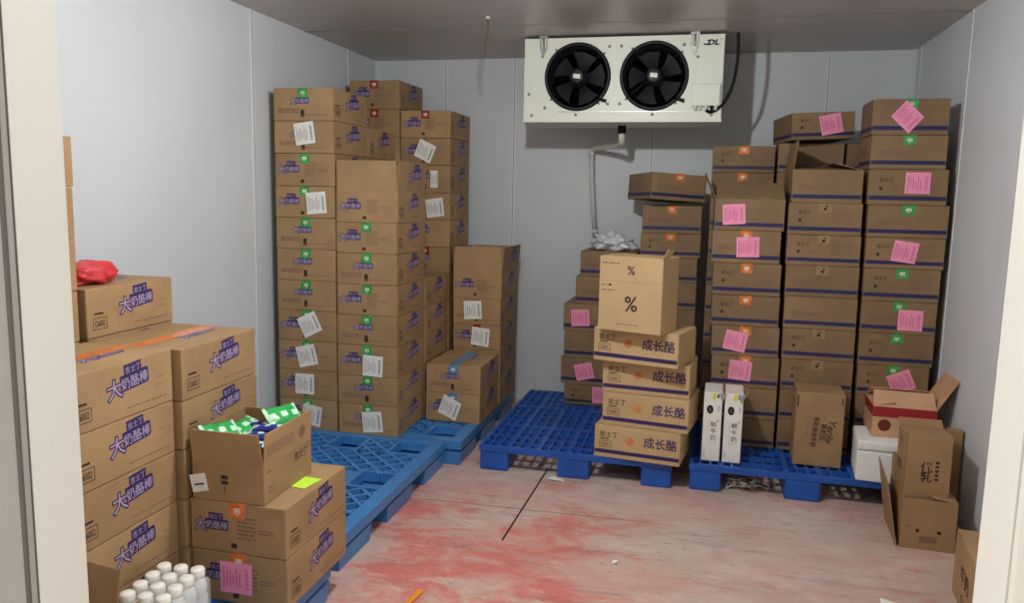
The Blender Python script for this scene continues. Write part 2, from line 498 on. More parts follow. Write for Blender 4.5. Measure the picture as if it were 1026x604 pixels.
def print_sweet(W, D, H, mb, end, code='C6002', top=False):
    """printing of the cheese-stick carton; `end` chooses which of its two short ends faces out"""
    F = faces_of(W, D, H); rnd = random.Random(len(end) * 7 + 3)
    f = F['front']
    if end == 'left':
        logo(f, mb, .05 * W, .40 * H, .22 * H, .0)
        f.lines(mb, .50 * W, .70 * W, .30 * H, .78 * H, 6, 'ink_grey', rnd)
        f.lines(mb, .72 * W, .88 * W, .44 * H, .56 * H, 2, 'ink_grey', rnd)
        f.rect(mb, .43 * W, .49 * W, .10 * H, .2 * H, 'ink_dark')
    else:
        logo(f, mb, .28 * W, .50 * H, .20 * H, .0)
        f.lines(mb, .08 * W, .42 * W, .24 * H, .40 * H, 3, 'ink_grey', rnd, fill=.7)
        f.lines(mb, .46 * W, .92 * W, .16 * H, .22 * H, 1, 'ink_grey', rnd)
        f.rect(mb, .46 * W, .52 * W, .12 * H, .34 * H, 'ink_dark')
    g = F['right']
    logo(g, mb, .36 * D, .40 * H, .30 * H, .09)
    code_box(g, mb, .06 * D, .16 * H, .15 * D, .24 * H, code)
    g.lines(mb, .52 * D, .95 * D, .15 * H, .20 * H, 1, 'ink_grey', rnd)
    g.rect(mb, .80 * D, .93 * D, .40 * H, .41 * H, 'ink_grey'); g.rect(mb, .83 * D, .90 * D, .55 * H, .565 * H, 'ink_grey')
    if top:
        logo(F['top'], mb, .40 * D, .30 * W, .055, .0)

def print_growth(W, D, H, mb, end):
    F = faces_of(W, D, H); rnd = random.Random(len(end) * 11 + 5)
    for k in ('front', 'right', 'left'):
        L = W if k == 'front' else D
        F[k].rect(mb, .004, L - .004, .13 * H, .25 * H, 'ink_navy' if k == 'front' else 'ink_purple')
    f = F['front']
    if end == 'plain':
        f.lines(mb, .10 * W, .55 * W, .40 * H, .56 * H, 3, 'ink_grey', rnd, fill=.7)
        f.lines(mb, .10 * W, .9 * W, .32 * H, .36 * H, 1, 'ink_grey', rnd)
    else:
        f.text(mb, '吉士丁', .13 * W, .66 * H, .13 * H, 'ink_dark', 0, .0008, .01)
        f.rect(mb, .14 * W, .18 * W, .40 * H, .50 * H, 'ink_dark'); f.rect(mb, .32 * W, .40 * W, .42 * H, .48 * H, 'ink_grey')
        f.lines(mb, .60 * W, .90 * W, .36 * H, .80 * H, 6, 'ink_grey', rnd)
    g = F['right']
    g.text(mb, '吉士丁', .06 * D, .66 * H, .19 * H, 'ink_dark', 0, .0008, .012)
    code_box(g, mb, .06 * D, .32 * H, .15 * D, .20 * H, 'C6001')
    g.text(mb, '成长酪', .58 * D, .48 * H, .36 * H, 'ink_purple', 0, .0008, .014, wide=.92)
    for k in range(6):
        a = k * math.pi / 3
        g.disc(mb, .42 * D + .012 * math.cos(a), .58 * H + .012 * math.sin(a), .011, 'ink_orange', .0005 + k * .00004, 10)
    l = F['left']
    l.lines(mb, .2 * D, .7 * D, .40 * H, .70 * H, 4, 'ink_grey', rnd)

def closed_body(name, W, D, H, kraft, printer, lip=True):
    mb = MB()
    mb.box(-W / 2, W / 2, -D / 2, D / 2, 0, H, kraft, bev=BEV)
    if lip:                                         # the meeting line of the top flaps
        mb.box(-.0015, .0015, -D / 2 + .01, D / 2 - .01, H - .001, H + .0006, 'kraft_edge')
    if printer: printer(mb)
    return mb.mesh(name)

BODY = {
    'sweet_left': closed_body('body', W0, D0, H0, 'kraft', lambda mb: print_sweet(W0, D0, H0, mb, 'left', 'C6002', True)),
    'sweet_mid': closed_body('body', W0, D0, H0, 'kraft', lambda mb: print_sweet(W0, D0, H0, mb, 'middle', 'C6002', True)),
    'growth_text': closed_body('body', W0, D0, H0, 'kraft_dimmed', lambda mb: print_growth(W0, D0, H0, mb, 'text')),
    'growth_plain': closed_body('body', W0, D0, H0, 'kraft_dimmed', lambda mb: print_growth(W0, D0, H0, mb, 'plain')),
    'growth_pale': closed_body('body', W0, D0, H0, 'kraft_pale', lambda mb: print_growth(W0, D0, H0, mb, 'text')),
}

def tape_mesh(colour, W, D, H, drop=.05):
    mb = MB(); w = .030
    y = -D / 2 - .0012
    mb.add([(-w, D / 2 - .01, H + .001), (-w, y + .004, H + .001), (w, y + .004, H + .001), (w, D / 2 - .01, H + .001),
            (-w, y, H - .004), (w, y, H - .004), (-w, y, H - drop), (w, y, H - drop)],
           [[0, 1, 2, 3], [1, 4, 5, 2], [4, 6, 7, 5]], 'tape_' + colour)
    F = Face((-w, y, H - drop), (1, 0, 0), (0, 0, 1))
    if colour != 'dark':
        t = .004
        for (u0, u1, v0, v1) in ((.018, .043, .030, .030 + t), (.018, .018 + t, .016, .034), (.039, .043, .016, .034), (.018, .043, .022, .022 + t), (.028, .028 + t, .010, .030)):
            F.rect(mb, u0, u1, v0 * drop / .05, v1 * drop / .05, 'tape_mark', .0006)
    else:
        F.rect(mb, .022, .036, .012, .026, 'ink_black', .0006); F.rect(mb, .030, .040, .030, .038, 'ink_black', .0006)
    return mb.mesh('tape')
TAPE = {c: tape_mesh(c, W0, D0, H0) for c in ('green', 'red', 'orange', 'blue', 'dark')}

def paper_mesh(colour, w=.118, h=.118):
    mb = MB(); rnd = random.Random(3)
    vs, fs = [], []
    n = 4
    for i in range(n + 1):
        for j in range(n + 1):
            a, c = i / n - .5, j / n - .5
            vs.append((a * w, -.0012 - .006 * max(0, (a * a + c * c) - .18), c * h))
    for i in range(n):
        for j in range(n):
            q = i * (n + 1) + j
            fs.append([q, q + n + 1, q + n + 2, q + 1])
    mb.add(vs, fs, 'paper_' + colour, None, True)
    ink = 'print_pink' if colour == 'pink' else 'print_grey'
    F = Face((-w / 2, -.0022, -h / 2), (1, 0, 0), (0, 0, 1))
    F.rect(mb, .10 * w, .13 * w, .15 * h, .85 * h, ink, .0003)
    for k in range(5):
        F.rect(mb, (.2 + .1 * k) * w, (.2 + .1 * k + .03) * w, rnd.uniform(.15, .35) * h, rnd.uniform(.6, .85) * h, ink, .0003)
    for k in range(9):
        F.rect(mb, (.78 + (k % 2) * .02) * w, .88 * w, (.16 + k * .075) * h, (.16 + k * .075 + .04) * h, ink if colour == 'pink' else 'ink_dark', .0003)
    return mb.mesh('paper_label')
PAPER = {'white': paper_mesh('white'), 'pink': paper_mesh('pink', .118, .108)}
PAPER_HALF = {'white': paper_mesh('white', .05, .11), 'pink': paper_mesh('pink', .05, .10)}

def add_paper(root, colour, u, v, deg, half=False, W=W0, D=D0, H=H0, face='front'):
    k = (PAPER_HALF if half else PAPER)[colour]
    sc = root.scale
    o = link('paper_label', k, root, ((u - .5) * W, -D / 2 - .001, v * H), (0, R(-deg), 0))
    o.scale = (1 / sc[0], 1, 1 / sc[2])
    o['label'] = colour + ' paper label'
    return o
def add_tape(root, colour):
    o = link('tape', TAPE[colour], root)
    o['label'] = colour + ' printed tape'
    return o

ORD = ['topmost', 'second from top', 'third from top', 'fourth from top', 'fifth from top', 'sixth from top', 'seventh from top',
       'eighth from top', 'ninth from top', 'tenth from top', 'eleventh from top', 'lowest']
def carton(kind, variant, label, group, x0, x1, y0, y1, z0, z1, tape=None, papers=(), rz=None, tilt=(0, 0)):
    if rz is None: rz = random.uniform(-.55, .55)
    o = thing(kind, label, 'carton', ((x0 + x1) / 2, (y0 + y1) / 2, z0), R(rz), group,
              ((x1 - x0) / W0, (y1 - y0) / D0, (z1 - z0 - .0018) / H0), (R(tilt[0]), R(tilt[1])))
    link('body', BODY[variant], o)
    if tape: add_tape(o, tape)
    for p in papers: add_paper(o, *p)
    return o

def look(tape, papers, base='brown carton'):
    if papers: return '%s-labelled %s' % (papers[0][0], base)
    if tape and tape != 'dark': return '%s-taped %s' % (tape, base)
    return base

def column(where, group, kind, y0, y1, zs, xs, spec, skip=0, base='brown carton'):
    """zs: top to bottom course heights; xs: (x0, x1) per course; spec: (variant, tape, papers) per course"""
    n = len(zs) - 1
    for i in range(skip, n):
        v, t, p = spec[min(i, len(spec) - 1)]
        x0, x1 = xs[min(i, len(xs) - 1)]
        nm = ORD[i] if i < n - 1 or n < 4 else 'lowest'
        carton(kind, v, '%s, %s in %s' % (look(t, p, base), nm, where), group, x0 + .002, x1 - .002, y0, y1, zs[i + 1], zs[i], t, p)

def even(z0, z1, n):
    return [z1 + (z0 - z1) * k / n for k in range(n + 1)]

def open_carton(name, label, group, loc, rz, W, D, H, kraft='kraft', flaps=(), printer=None, t=.005, flap_print=None, bottom=True):
    """hollow carton; flaps: (side, length, angle) with 0 = straight up, positive = outward, in degrees"""
    o = thing(name, label, 'carton', loc, rz, group)
    mb = MB()
    mb.box(-W / 2, W / 2, -D / 2, -D / 2 + t, 0, H, kraft, bev=.0015)
    mb.box(-W / 2, W / 2, D / 2 - t, D / 2, 0, H, kraft, bev=.0015)
    mb.box(-W / 2, -W / 2 + t, -D / 2 + t, D / 2 - t, 0, H, kraft)
    mb.box(W / 2 - t, W / 2, -D / 2 + t, D / 2 - t, 0, H, kraft)
    mb.box(-W / 2 + t, W / 2 - t, -D / 2 + t, D / 2 - t, 0, t, 'kraft_inner')
    if printer: printer(mb)
    mb.build('body', o)
    for (side, ln, ang) in flaps:
        fb = MB()
        L = W if side in ('front', 'back') else D
        i = .006
        # local flap: hinge along X at z=0, panel upward, outside towards -Y
        pts = [(-L / 2 + .002, 0), (L / 2 - .002, 0), (L / 2 - i, ln), (-L / 2 + i, ln)]
        vs = [(x, 0, z) for x, z in pts] + [(x, t * .8, z) for x, z in pts]
        fb.add(vs, [[0, 1, 2, 3], [7, 6, 5, 4], [0, 4, 5, 1], [1, 5, 6, 2], [2, 6, 7, 3], [3, 7, 4, 0]], kraft)
        if flap_print and side in flap_print:
            flap_print[side](fb, Face((-L / 2, 0, 0), (1, 0, 0), (0, 0, 1)), L, ln)
        rzz = {'front': 0, 'right': math.pi / 2, 'back': math.pi, 'left': -math.pi / 2}[side]
        pos = {'front': (0, -D / 2, H), 'right': (W / 2, 0, H), 'back': (0, D / 2, H), 'left': (-W / 2, 0, H)}[side]
        fo = fb.build('flap', o, pos)
        fo.rotation_euler = (R(ang), 0, rzz)
    return o

# ------------------------------------------------------------------ pallets
def lattice_pallet(label, x0, x1, y0, y1, h=.14):
    W, L = x1 - x0, y1 - y0
    o = thing('plastic_pallet', label, 'pallet', (x0, y0, 0), 0, 'blue plastic pallets')
    P = 'pallet_blue'
    d = MB(); zt, zb = h, h - .05
    bd = .07
    pw, pl = .16, .18                           # wells over the feet
    px = [bd, W / 2 - pw / 2, W - bd - pw]; py = [bd, L / 2 - pl / 2, L - bd - pl]
    for (a, b_, c, e) in ((0, W, 0, bd), (0, W, L - bd, L), (0, bd, bd, L - bd), (W - bd, W, bd, L - bd)):
        d.box(a, b_, c, e, zb, zt, P, bev=.004)
    rim = .02
    solid = []
    for q in range(2):                          # middle row between the wells is closed
        d.box(px[q] + pw + .003, px[q + 1] - .003, py[1] + .01, py[1] + pl - .01, zb, zt - .001, P)
    for x in px:                                # rims of the wells
        for y in py:
            for (a, b_, c, e) in ((x - rim, x, y - rim, y + pl + rim), (x + pw, x + pw + rim, y - rim, y + pl + rim), (x, x + pw, y - rim, y), (x, x + pw, y + pl, y + pl + rim)):
                a, b_, c, e = max(a, bd - .002), min(b_, W - bd + .002), max(c, bd - .002), min(e, L - bd + .002)
                if b_ - a > .004 and e - c > .004: d.box(a, b_, c, e, zb, zt - .0005, P)
    def cell(cx0, cx1, cy0, cy1, gap=.105, slope=1.0, w=.016):
        for sg in (1, -1):
            for n in range(-30, 40):
                k = n * gap * math.sqrt(1 + slope * slope) * .72
                ya, yb = sg * slope * cx0 + k, sg * slope * cx1 + k
                t0, t1, dy = 0.0, 1.0, yb - ya
                for bound, sn in ((cy0, 1), (cy1, -1)):
                    fa, fb = sn * (ya - bound), sn * (yb - bound)
                    if fa < 0 and fb < 0: t1 = -1
                    elif fa < 0: t0 = max(t0, fa / (fa - fb))
                    elif fb < 0: t1 = min(t1, fa / (fa - fb))
                if t1 - t0 < .02: continue
                a = Vector((cx0 + (cx1 - cx0) * t0, ya + dy * t0, 0)); v = Vector(((cx1 - cx0) * (t1 - t0), dy * (t1 - t0), 0))
                M = Matrix.Translation(a) @ Matrix.Rotation(math.atan2(v.y, v.x), 4, 'Z')
                d.box(-.004, v.length + .004, -w / 2, w / 2, zb + .012, zt - (.0016 if sg > 0 else .0022), P, M)
    cell(bd, W - bd, py[0] + pl + rim, py[1]); cell(bd, W - bd, py[1] + pl, py[2] - rim)
    for q in range(2):
        for r in (0, 2):
            cell(px[q] + pw + rim, px[q + 1] - rim, py[r], py[r] + pl)
    d.box(bd + .02, W - bd - .02, bd + .02, L - bd - .02, .030, .036, P)    # closed underside of the deck
    d.build('deck', o)
    for x in px:
        for y in py:
            f = MB(); r = .066
            xa, xb, ya, yb = max(x - r, .004), min(x + pw + r, W - .004), max(y - r, .004), min(y + pl + r, L - .004)
            ins = .008; zl = zb - .013
            vs = [(xa + ins, ya + ins, 0), (xb - ins, ya + ins, 0), (xb - ins, yb - ins, 0), (xa + ins, yb - ins, 0),
                  (xa, ya, zl), (xb, ya, zl), (xb, yb, zl), (xa, yb, zl)]
            f.add(vs, [[3, 2, 1, 0], [4, 5, 6, 7], [0, 1, 5, 4], [1, 2, 6, 5], [2, 3, 7, 6], [3, 0, 4, 7]], P)
            for (a, b_, c, e) in ((xa, x - .001, ya, yb), (x + pw + .001, xb, ya, yb), (x, x + pw, ya, y - .001), (x, x + pw, y + pl + .001, yb)):
                if b_ - a > .004 and e - c > .004 : f.box(a, b_, c, e, zl - .001, zb - .0125, P)
            f.build('leg', o)
    return o

def grid_pallet(label, x0, x1, y0, y1, h=.14):
    W, L = x1 - x0, y1 - y0
    o = thing('plastic_pallet', label, 'pallet', (x0, y0, 0), 0, 'blue plastic pallets')
    P = 'pallet_navy'
    d = MB(); zt, zb = h, h - .036
    bd = .022
    for (a, b_, c, e) in ((0, W, 0, bd), (0, W, L - bd, L), (0, bd, bd, L - bd), (W - bd, W, bd, L - bd)):
        d.box(a, b_, c, e, zb, zt, P, bev=.004)
    nx = int(W / .052)
    for k in range(1, nx):
        x = W * k / nx
        w = .006 if k % 3 else .014
        d.box(x - w, x + w, bd, L - bd, zb + .008, zt - .001, P)
    ny = int(L / .105)
    for k in range(1, ny):
        y = L * k / ny
        w = .006 if k % 4 else .018
        d.box(bd, W - bd, y - w, y + w, zb + .010, zt - .0016, P)
    # pockets closed from below where the legs stand
    d.build('deck', o)
    for x in (0.0, W / 2 - .09, W - .165):
        for y in (0.0, L / 2 - .09, L - .165):
            f = MB()
            w = .18 if 0 < x < W / 2 else .165; l = .18 if 0 < y < L / 2 else .165
            f.box(x + .004, x + w - .004, y + .004, y + l - .004, 0, h - .032, P, bev=.012)
            f.build('leg', o)
    return o

lattice_pallet('blue lattice-topped pallet under the nearest cartons at bottom left', -2.30, -1.272, 1.30, 2.50)
lattice_pallet('blue lattice-topped pallet lying mostly bare in front of the left stack', -2.335, -1.33, 2.69, 3.985)
lattice_pallet('blue lattice-topped pallet carrying the tall left stack', -2.345, -1.245, 4.005, 5.225)
grid_pallet('blue grid-topped pallet, half bare, in the middle of the back wall', -1.138, -.10, 3.99, 5.28)
grid_pallet('blue grid-topped pallet under the right stack and the white boxes', -.016, 1.10, 4.015, 5.30)

# ------------------------------------------------------------------ left stack
GL = 'cheese cartons of the left stack'
PZ = .14
z1 = [2.047, 1.871, 1.697, 1.519, 1.347, 1.173, .997, .829, .654, .486, .318, PZ]
xs1 = [(-2.332, -1.974), (-2.331, -1.971)] + [(-2.331, -1.969)] * 9
column('leftmost column by the left wall', GL, 'cheese_carton', 3.97, 4.41, z1, xs1, [
    ('sweet_mid', 'green', ()), ('sweet_mid', None, (('white', .52, .62, 8),)), ('sweet_left', 'green', ()),
    ('sweet_left', 'green', (('white', .70, .48, 5),)), ('sweet_mid', 'green', ()), ('sweet_mid', 'green', ()), ('sweet_mid', 'green', ()),
    ('sweet_left', 'green', (('white', .55, .55, 26),)), ('sweet_left', 'green', (('white', .50, .50, 14),)),
    ('sweet_left', None, (('white', .45, .52, 0),)), ('sweet_left', 'green', (('white', .57, .48, -8),))])
z2 = [1.331, 1.161, .99, .82, .65, .475, .312, PZ]
column('column under the tall open carton, left stack', GL, 'cheese_carton', 3.97, 4.41, z2, [(-1.964, -1.606)] * 8, [
    ('sweet_left', 'green', ()), ('sweet_mid', 'green', ()), ('sweet_left', 'green', ()), ('sweet_mid', 'green', ()),
    ('sweet_left', 'green', (('white', .60, .36, -2),)), ('sweet_mid', 'green', ()), ('sweet_mid', 'green', (('white', .58, .45, 6),))])

def flap_logo_right(fb, F, L, ln): logo(F, fb, .36 * L, .35 * ln, .055, .05)
o = open_carton('cheese_carton', 'open brown carton with four upright flaps atop the left stack\'s front column', GL, (-1.785, 4.19, 1.331), R(.5), .355, .436, .166,
                flaps=(('front', .165, 3), ('right', .165, 4), ('back', .16, -4), ('left', .16, -3)),
                printer=lambda mb: print_sweet(.355, .436, .166, mb, 'left'), flap_print={'right': flap_logo_right})

# second row, behind those two columns
z1b = [1.871] + even(PZ, 1.697, 9)
column('column hidden behind the leftmost column', GL, 'cheese_carton', 4.42, 4.84, z1b, [(-2.331, -1.972)], [('sweet_mid', None, ())])
column('column behind the open carton, left stack', GL, 'cheese_carton', 4.42, 4.84, even(PZ, .985, 5), [(-1.962, -1.604)], [('sweet_mid', None, ())])
# third row: two red-taped columns against the back wall
z3 = [2.21, 2.028] + even(PZ, 1.85, 10)
column('back column nearest the left corner', GL, 'cheese_carton', 4.855, 5.275, z3, [(-2.299, -1.946)], [('sweet_left', 'red', ()), ('sweet_left', 'red', ()), ('sweet_left', None, ())])
z4 = [2.017, 1.845, 1.672, 1.496, 1.324, 1.147] + even(PZ, .98, 5)
column('back column right of the corner', GL, 'cheese_carton', 4.855, 5.285, z4, [(-1.943, -1.603)], [
    ('sweet_left', 'red', ()), ('sweet_left', 'dark', (('white', .50, .52, -24),)), ('sweet_mid', None, (('white', .68, .5, 0, True),)),
    ('sweet_left', None, (('white', .70, .45, 8),)), ('sweet_mid', None, ()), ('sweet_mid', 'red', ()), ('sweet_mid', None, ())])
# right end of the left stack
column('rightmost column of the left stack', GL, 'cheese_carton', 4.80, 5.24, [.832, .662, .499, .320, PZ], [(-1.556, -1.236)], [
    ('sweet_mid', 'dark', (('white', .42, .55, 4),)), ('sweet_left', 'red', (('white', .58, .52, -5),)), ('sweet_mid', None, ())])
open_carton('cheese_carton', 'open brown carton with raised flaps on the left stack\'s rightmost column', GL, (-1.396, 5.02, .832), R(-.4), .322, .436, .164,
            flaps=(('front', .165, -2), ('right', .165, 6), ('back', .15, 4), ('left', .15, 3)),
            printer=lambda mb: print_sweet(.322, .436, .164, mb, 'left'), flap_print={'right': flap_logo_right})
column('low front pile at the left pallet\'s corner', GL, 'cheese_carton', 4.35, 4.785, [.488, .316, PZ], [(-1.578, -1.238)], [
    ('sweet_mid', 'blue', ()), ('sweet_left', 'blue', (('white', .45, .50, -22),))])

# ------------------------------------------------------------------ near left piles
GN = 'cheese cartons piled by the doorway'
zn = even(PZ, .99, 5)
column('pile nearest the doorway', GN, 'cheese_carton', 1.70, 2.138, zn, [(-1.965, -1.635)], [('sweet_left', 'orange', ())] * 4 + [('sweet_left', None, ())])
column('pile behind the candy carton', GN, 'cheese_carton', 2.15, 2.585, [.985, .812, .65, .48, .31, PZ], [(-1.965, -1.612)], [('sweet_left', 'orange', ()), ('sweet_left', None, ())])
zw = [1.655, 1.494, 1.326, 1.158] + zn
for i_, (ya_, yb_) in enumerate(((1.72, 2.143), (1.74, 2.137), (1.73, 2.136), (1.72, 2.134)) + ((1.70, 2.134),) * 5):
    carton('cheese_carton', 'sweet_left', 'brown carton, %s in wall-side pile by the doorway' % (ORD[i_] if i_ < 8 else 'lowest'), GN, -2.385, -1.978, ya_, yb_, zw[i_ + 1], zw[i_], None, (), 0)
column('wall-side pile under the red bag', GN, 'cheese_carton', 2.165, 2.60, [1.16] + zn, [(-2.385, -1.975)], [('sweet_left', None, ())])
zp = [.487, .313, PZ]
column('pair under the open candy carton', GN, 'cheese_carton', 2.16, 2.59, zp, [(-1.606, -1.252)], [
    ('sweet_left', 'orange', ()), ('sweet_left', 'orange', (('pink', .47, .52, 0),))])
for q in C.objects:
    if q.get('label', '').startswith('orange-taped brown carton, topmost in pair'):
        pair_top = q
s_ = MB(); s_.add([(-.045, -.05, 0), (.035, -.06, 0), (.05, .045, 0), (-.03, .05, 0)], [[0, 1, 2, 3]], 'paper_lime')
so = s_.build('paper_slip', pair_top, (.115, .02, H0 + .002)); so['label'] = 'bright lime paper slip'

# the open carton of wrapped candy on that pair
def candy_print(mb):
    F = Face((.129, -.1625, 0), (0, 1, 0), (0, 0, 1)); rnd = random.Random(5)
    F.text(mb, '吉士丁', .20, .085, .032, 'ink_dark', 0, .0008, .01)
    F.lines(mb, .03, .07, .03, .06, 2, 'ink_grey', rnd); F.lines(mb, .02, .05, .10, .115, 1, 'ink_grey', rnd)
    G = Face((-.129 - .04, -.1625, 0), (1, 0, 0), (0, 0, 1))
    G.rect(mb, .145, .17, .075, .088, 'ink_dark'); G.rect(mb, .145, .17, .058, .070, 'ink_dark'); G.rect(mb, .156, .159, .03, .055, 'ink_dark')
def candy_flap(fb, F, L, ln):
    rnd = random.Random(9)
    F.lines(fb, .06 * L, .6 * L, .30 * ln, .65 * ln, 4, 'ink_grey', rnd)
    F.disc(fb, .78 * L, .45 * ln, .022, 'ink_grey', .0006)
cand = open_carton('candy_carton', 'open carton of green and purple wrapped snacks atop the near pair', None, (-1.466, 2.325, .487), R(1), .258, .325, .125,
                   flaps=(('front', .115, 9), ('right', .11, 3), ('back', .10, -3), ('left', .10, 1)), printer=candy_print, flap_print={'right': candy_flap})
p_ = MB(); p_.add([(-.03, 0, -.03), (.03, 0, -.03), (.03, 0, .03), (-.03, 0, .03)], [[0, 1, 2, 3]], 'paper_white')
Face((-.03, 0, -.03), (1, 0, 0), (0, 0, 1)).rect(p_, .012, .048, .022, .028, 'ink_dark')
po = p_.build('paper_label', cand, (-.105, -.1642, .055), (0, R(-12), 0)); po['label'] = 'small white label'

def packet_mesh(name, w, h, t, main, band, nband=3):
    nx, ny = 12, 8
    mb = MB(); vs, fs, ms = [], [], []
    rnd = random.Random(hash(name) % 97 + int(w * 1000))
    for s in (1, -1):
        for i in range(nx + 1):
            for j in range(ny + 1):
                a, c = i / nx, j / ny
                e = (math.sin(math.pi * a) ** .55) * (math.sin(math.pi * c) ** .6) if 0 < a < 1 and 0 < c < 1 else 0
                zz = s * (t / 2 * e + .0008) + .002 * math.sin(19 * a + 7 * c * s)
                vs.append(((a - .5) * w, (c - .5) * h * (1 - .06 * math.sin(math.pi * a)), zz))
    N = (nx + 1) * (ny + 1)
    groups = {main: [], band: []}
    for k in range(2):
        for i in range(nx):
            for j in range(ny):
                q = k * N + i * (ny + 1) + j
                f = [q, q + ny + 1, q + ny + 2, q + 1]
                if k: f = f[::-1]
                groups[band if (3 <= j <= 4 and i % 4 in (1, 2)) or i in (0, nx - 1) else main].append(f)
    # rim
    rim = [i * (ny + 1) for i in range(nx + 1)] + [nx * (ny + 1) + j for j in range(1, ny + 1)] + [i * (ny + 1) + ny for i in range(nx - 1, -1, -1)] + [j for j in range(ny - 1, 0, -1)]
    for a, c in zip(rim, rim[1:] + rim[:1]):
        groups[main].append([a, a + N, c + N, c])
    base = len(mb.v)
    mb.v += vs
    for nm, fl in groups.items():
        k = mb.mi(nm)
        for f in fl: mb.f.append(f); mb.m.append(k); mb.sm.append(True)
    return mb.mesh(name)
PG = packet_mesh('snack_bag', .13, .09, .03, 'pack_green', 'pack_pale')
PI = packet_mesh('snack_stick', .13, .045, .024, 'pack_indigo', 'pack_pale')
M0 = Matrix.Translation((-1.466, 2.325, .487)) @ Matrix.Rotation(R(1), 4, 'Z')
packs = [
    (PG, (-.070, -.085, .205), (34, 4, 62), 'bright green snack bag at the candy carton\'s front left corner'),
    (PG, (-.060, .045, .185), (16, -8, 84), 'green snack bag lying behind the front left green bag'),
    (PG, (.058, .095, .222), (40, 0, 62), 'green snack bag standing at the candy carton\'s far right'),
    (PI, (.010, .060, .190), (12, 8, -10), 'indigo snack stick lying uppermost in the candy carton'),
    (PI, (.040, .030, .195), (14, -6, 5), 'indigo snack stick in the middle of the candy carton'),
    (PI, (.045, -.030, .185), (8, 4, 10), 'indigo snack stick near the candy carton\'s right front'),
    (PI, (.030, -.090, .170), (4, -4, 12), 'indigo snack stick along the candy carton\'s front wall'),
]
for me, p, rt, lb in packs:
    q = link(me.name, me)
    q.matrix_world = M0 @ Matrix.Translation(p) @ Matrix.Rotation(R(rt[2]), 4, 'Z') @ Matrix.Rotation(R(rt[0]), 4, 'X') @ Matrix.Rotation(R(rt[1]), 4, 'Y')
    tag(q, lb, 'snack packet', 'snacks in the open candy carton')
for k in range(6):   # the snacks below that carry the others
    q = link('snack_stick', PI)
    q.matrix_world = M0 @ Matrix.Translation((-.055 + .11 * (k % 2), -.10 + .1 * (k // 2), .03)) @ Matrix.Rotation(math.pi / 2, 4, 'Z') @ Matrix.Scale(.6, 4)
    tag(q, 'indigo snack stick in the candy carton\'s bottom layer, ' + ['front left', 'front right', 'middle left', 'middle right', 'back left', 'back right'][k], 'snack packet', 'snacks in the open candy carton')

# crumpled red bag on the wall-side pile
def lump(name, mname, sx, sy, sz, seed, amp=.25, sub=4, M=None, flat=True):
    from mathutils import noise
    bm = bmesh.new(); bmesh.ops.create_icosphere(bm, subdivisions=sub, radius=1.0)
    for v in bm.verts:
        n1 = noise.noise(v.co * 2.2 + Vector((seed, 0, 0))); n2 = abs(noise.noise(v.co * 5.0 + Vector((0, seed, 0))))
        k = 1 + amp * n1 - amp * .8 * n2
        v.co = Vector((v.co.x * sx * k, v.co.y * sy * k, v.co.z * sz * k))
    if flat:
        lo = -sz * .55
        for v in bm.verts: v.co.z = max(v.co.z, lo) - lo
    mb = MB(); mb.bm(bm, mname, M, True)
    return mb
tag(lump('plastic_bag', 'bag_red', .085, .12, .05, 3.1, .35).build('plastic_bag', None, (-2.10, 2.315, 1.162), (0, 0, R(10))), 'crumpled red plastic bag on the wall-side carton pile', 'bag')

# open carton and shrink-wrapped bottles in front of the near pile
GO = None
open_carton('snack_box', 'open brown carton with raised flaps beside the bottles, bottom left', GO, (-1.585, 1.50, PZ), R(-8), .27, .27, .24,
            'kraft_plain', flaps=(('back', .13, 12), ('right', .13, 50), ('front', .13, 100), ('left', .13, 30)))
bp = thing('bottle_pack', 'shrink-wrapped pack of small white capped bottles, bottom left', 'bottle pack', (-1.50, 1.905, PZ), R(4))
bot = MB()
bot.lathe([(.018, 0), (.0225, .004), (.0225, .12), (.020, .135), (.0225, .145), (.021, .165), (.014, .185), (.013, .19)], 'bottle_white', 18)
bme = bot.mesh('bottle')
cp = MB(); cp.lathe([(.0165, .186), (.0175, .19), (.0175, .208), (.0150, .212), (.0001, .2125)], 'cap_white', 18)
cme = cp.mesh('cap')
for i in range(3):
    for j in range(4):
        x, y = -.056 + i * .056, -.11 + j * .058
        q = link('bottle', bme, bp, (x, y, 0), (0, 0, R(17 * i + 31 * j)))
        q.scale = (1.2, 1.2, 1.0)
        link('cap', cme, q)['label'] = 'white screw cap'
fm = MB()
fm.box(-.086, .086, -.14, .094, .002, .178, 'film', bev=.02)
fl_ = fm.build('shrink_film', bp); fl_['label'] = 'clear shrink film'

# ------------------------------------------------------------------ middle pallet
GM = 'growth-cheese cartons on the middle pallet'
column('short column behind the percent-sign carton', GM, 'growth_carton', 4.98, 5.40, [1.149, .988, .805, .628, .452, .276, PZ],
       [(-.765, -.405), (-.79, -.43), (-.863, -.49), (-.858, -.49), (-.872, -.50), (-.847, -.48)], [
    ('growth_plain', 'dark', (('pink', .93, .5, 4, True),)), ('growth_plain', 'dark', (('pink', .93, .5, 10, True),)), ('growth_text', None, (('pink', .30, .5, 4),)),
    ('growth_plain', None, ()), ('growth_plain', None, (('pink', .42, .5, 14),)), ('growth_text', None, (('pink', .68, .55, 2),))])
zm2 = [1.449, 1.275, 1.125] + even(PZ, .97, 5)
column('tall column behind the percent-sign carton', GM, 'growth_carton', 4.98, 5.40, zm2,
       [(-.384, -.02), (-.392, -.02), (-.398, -.03)] + [(-.38, -.03)] * 5, [
    ('growth_plain', 'orange', ()), ('growth_text', 'orange', ()), ('growth_text', 'dark', ()), ('growth_plain', 'dark', ())])
carton('growth_carton', 'growth_plain', 'tilted brown carton with orange tape atop the tall leaning column', GM, -.43, -.08, 4.87, 5.30, 1.474, 1.636, 'orange', (), 24, (-1.2, 3.2))
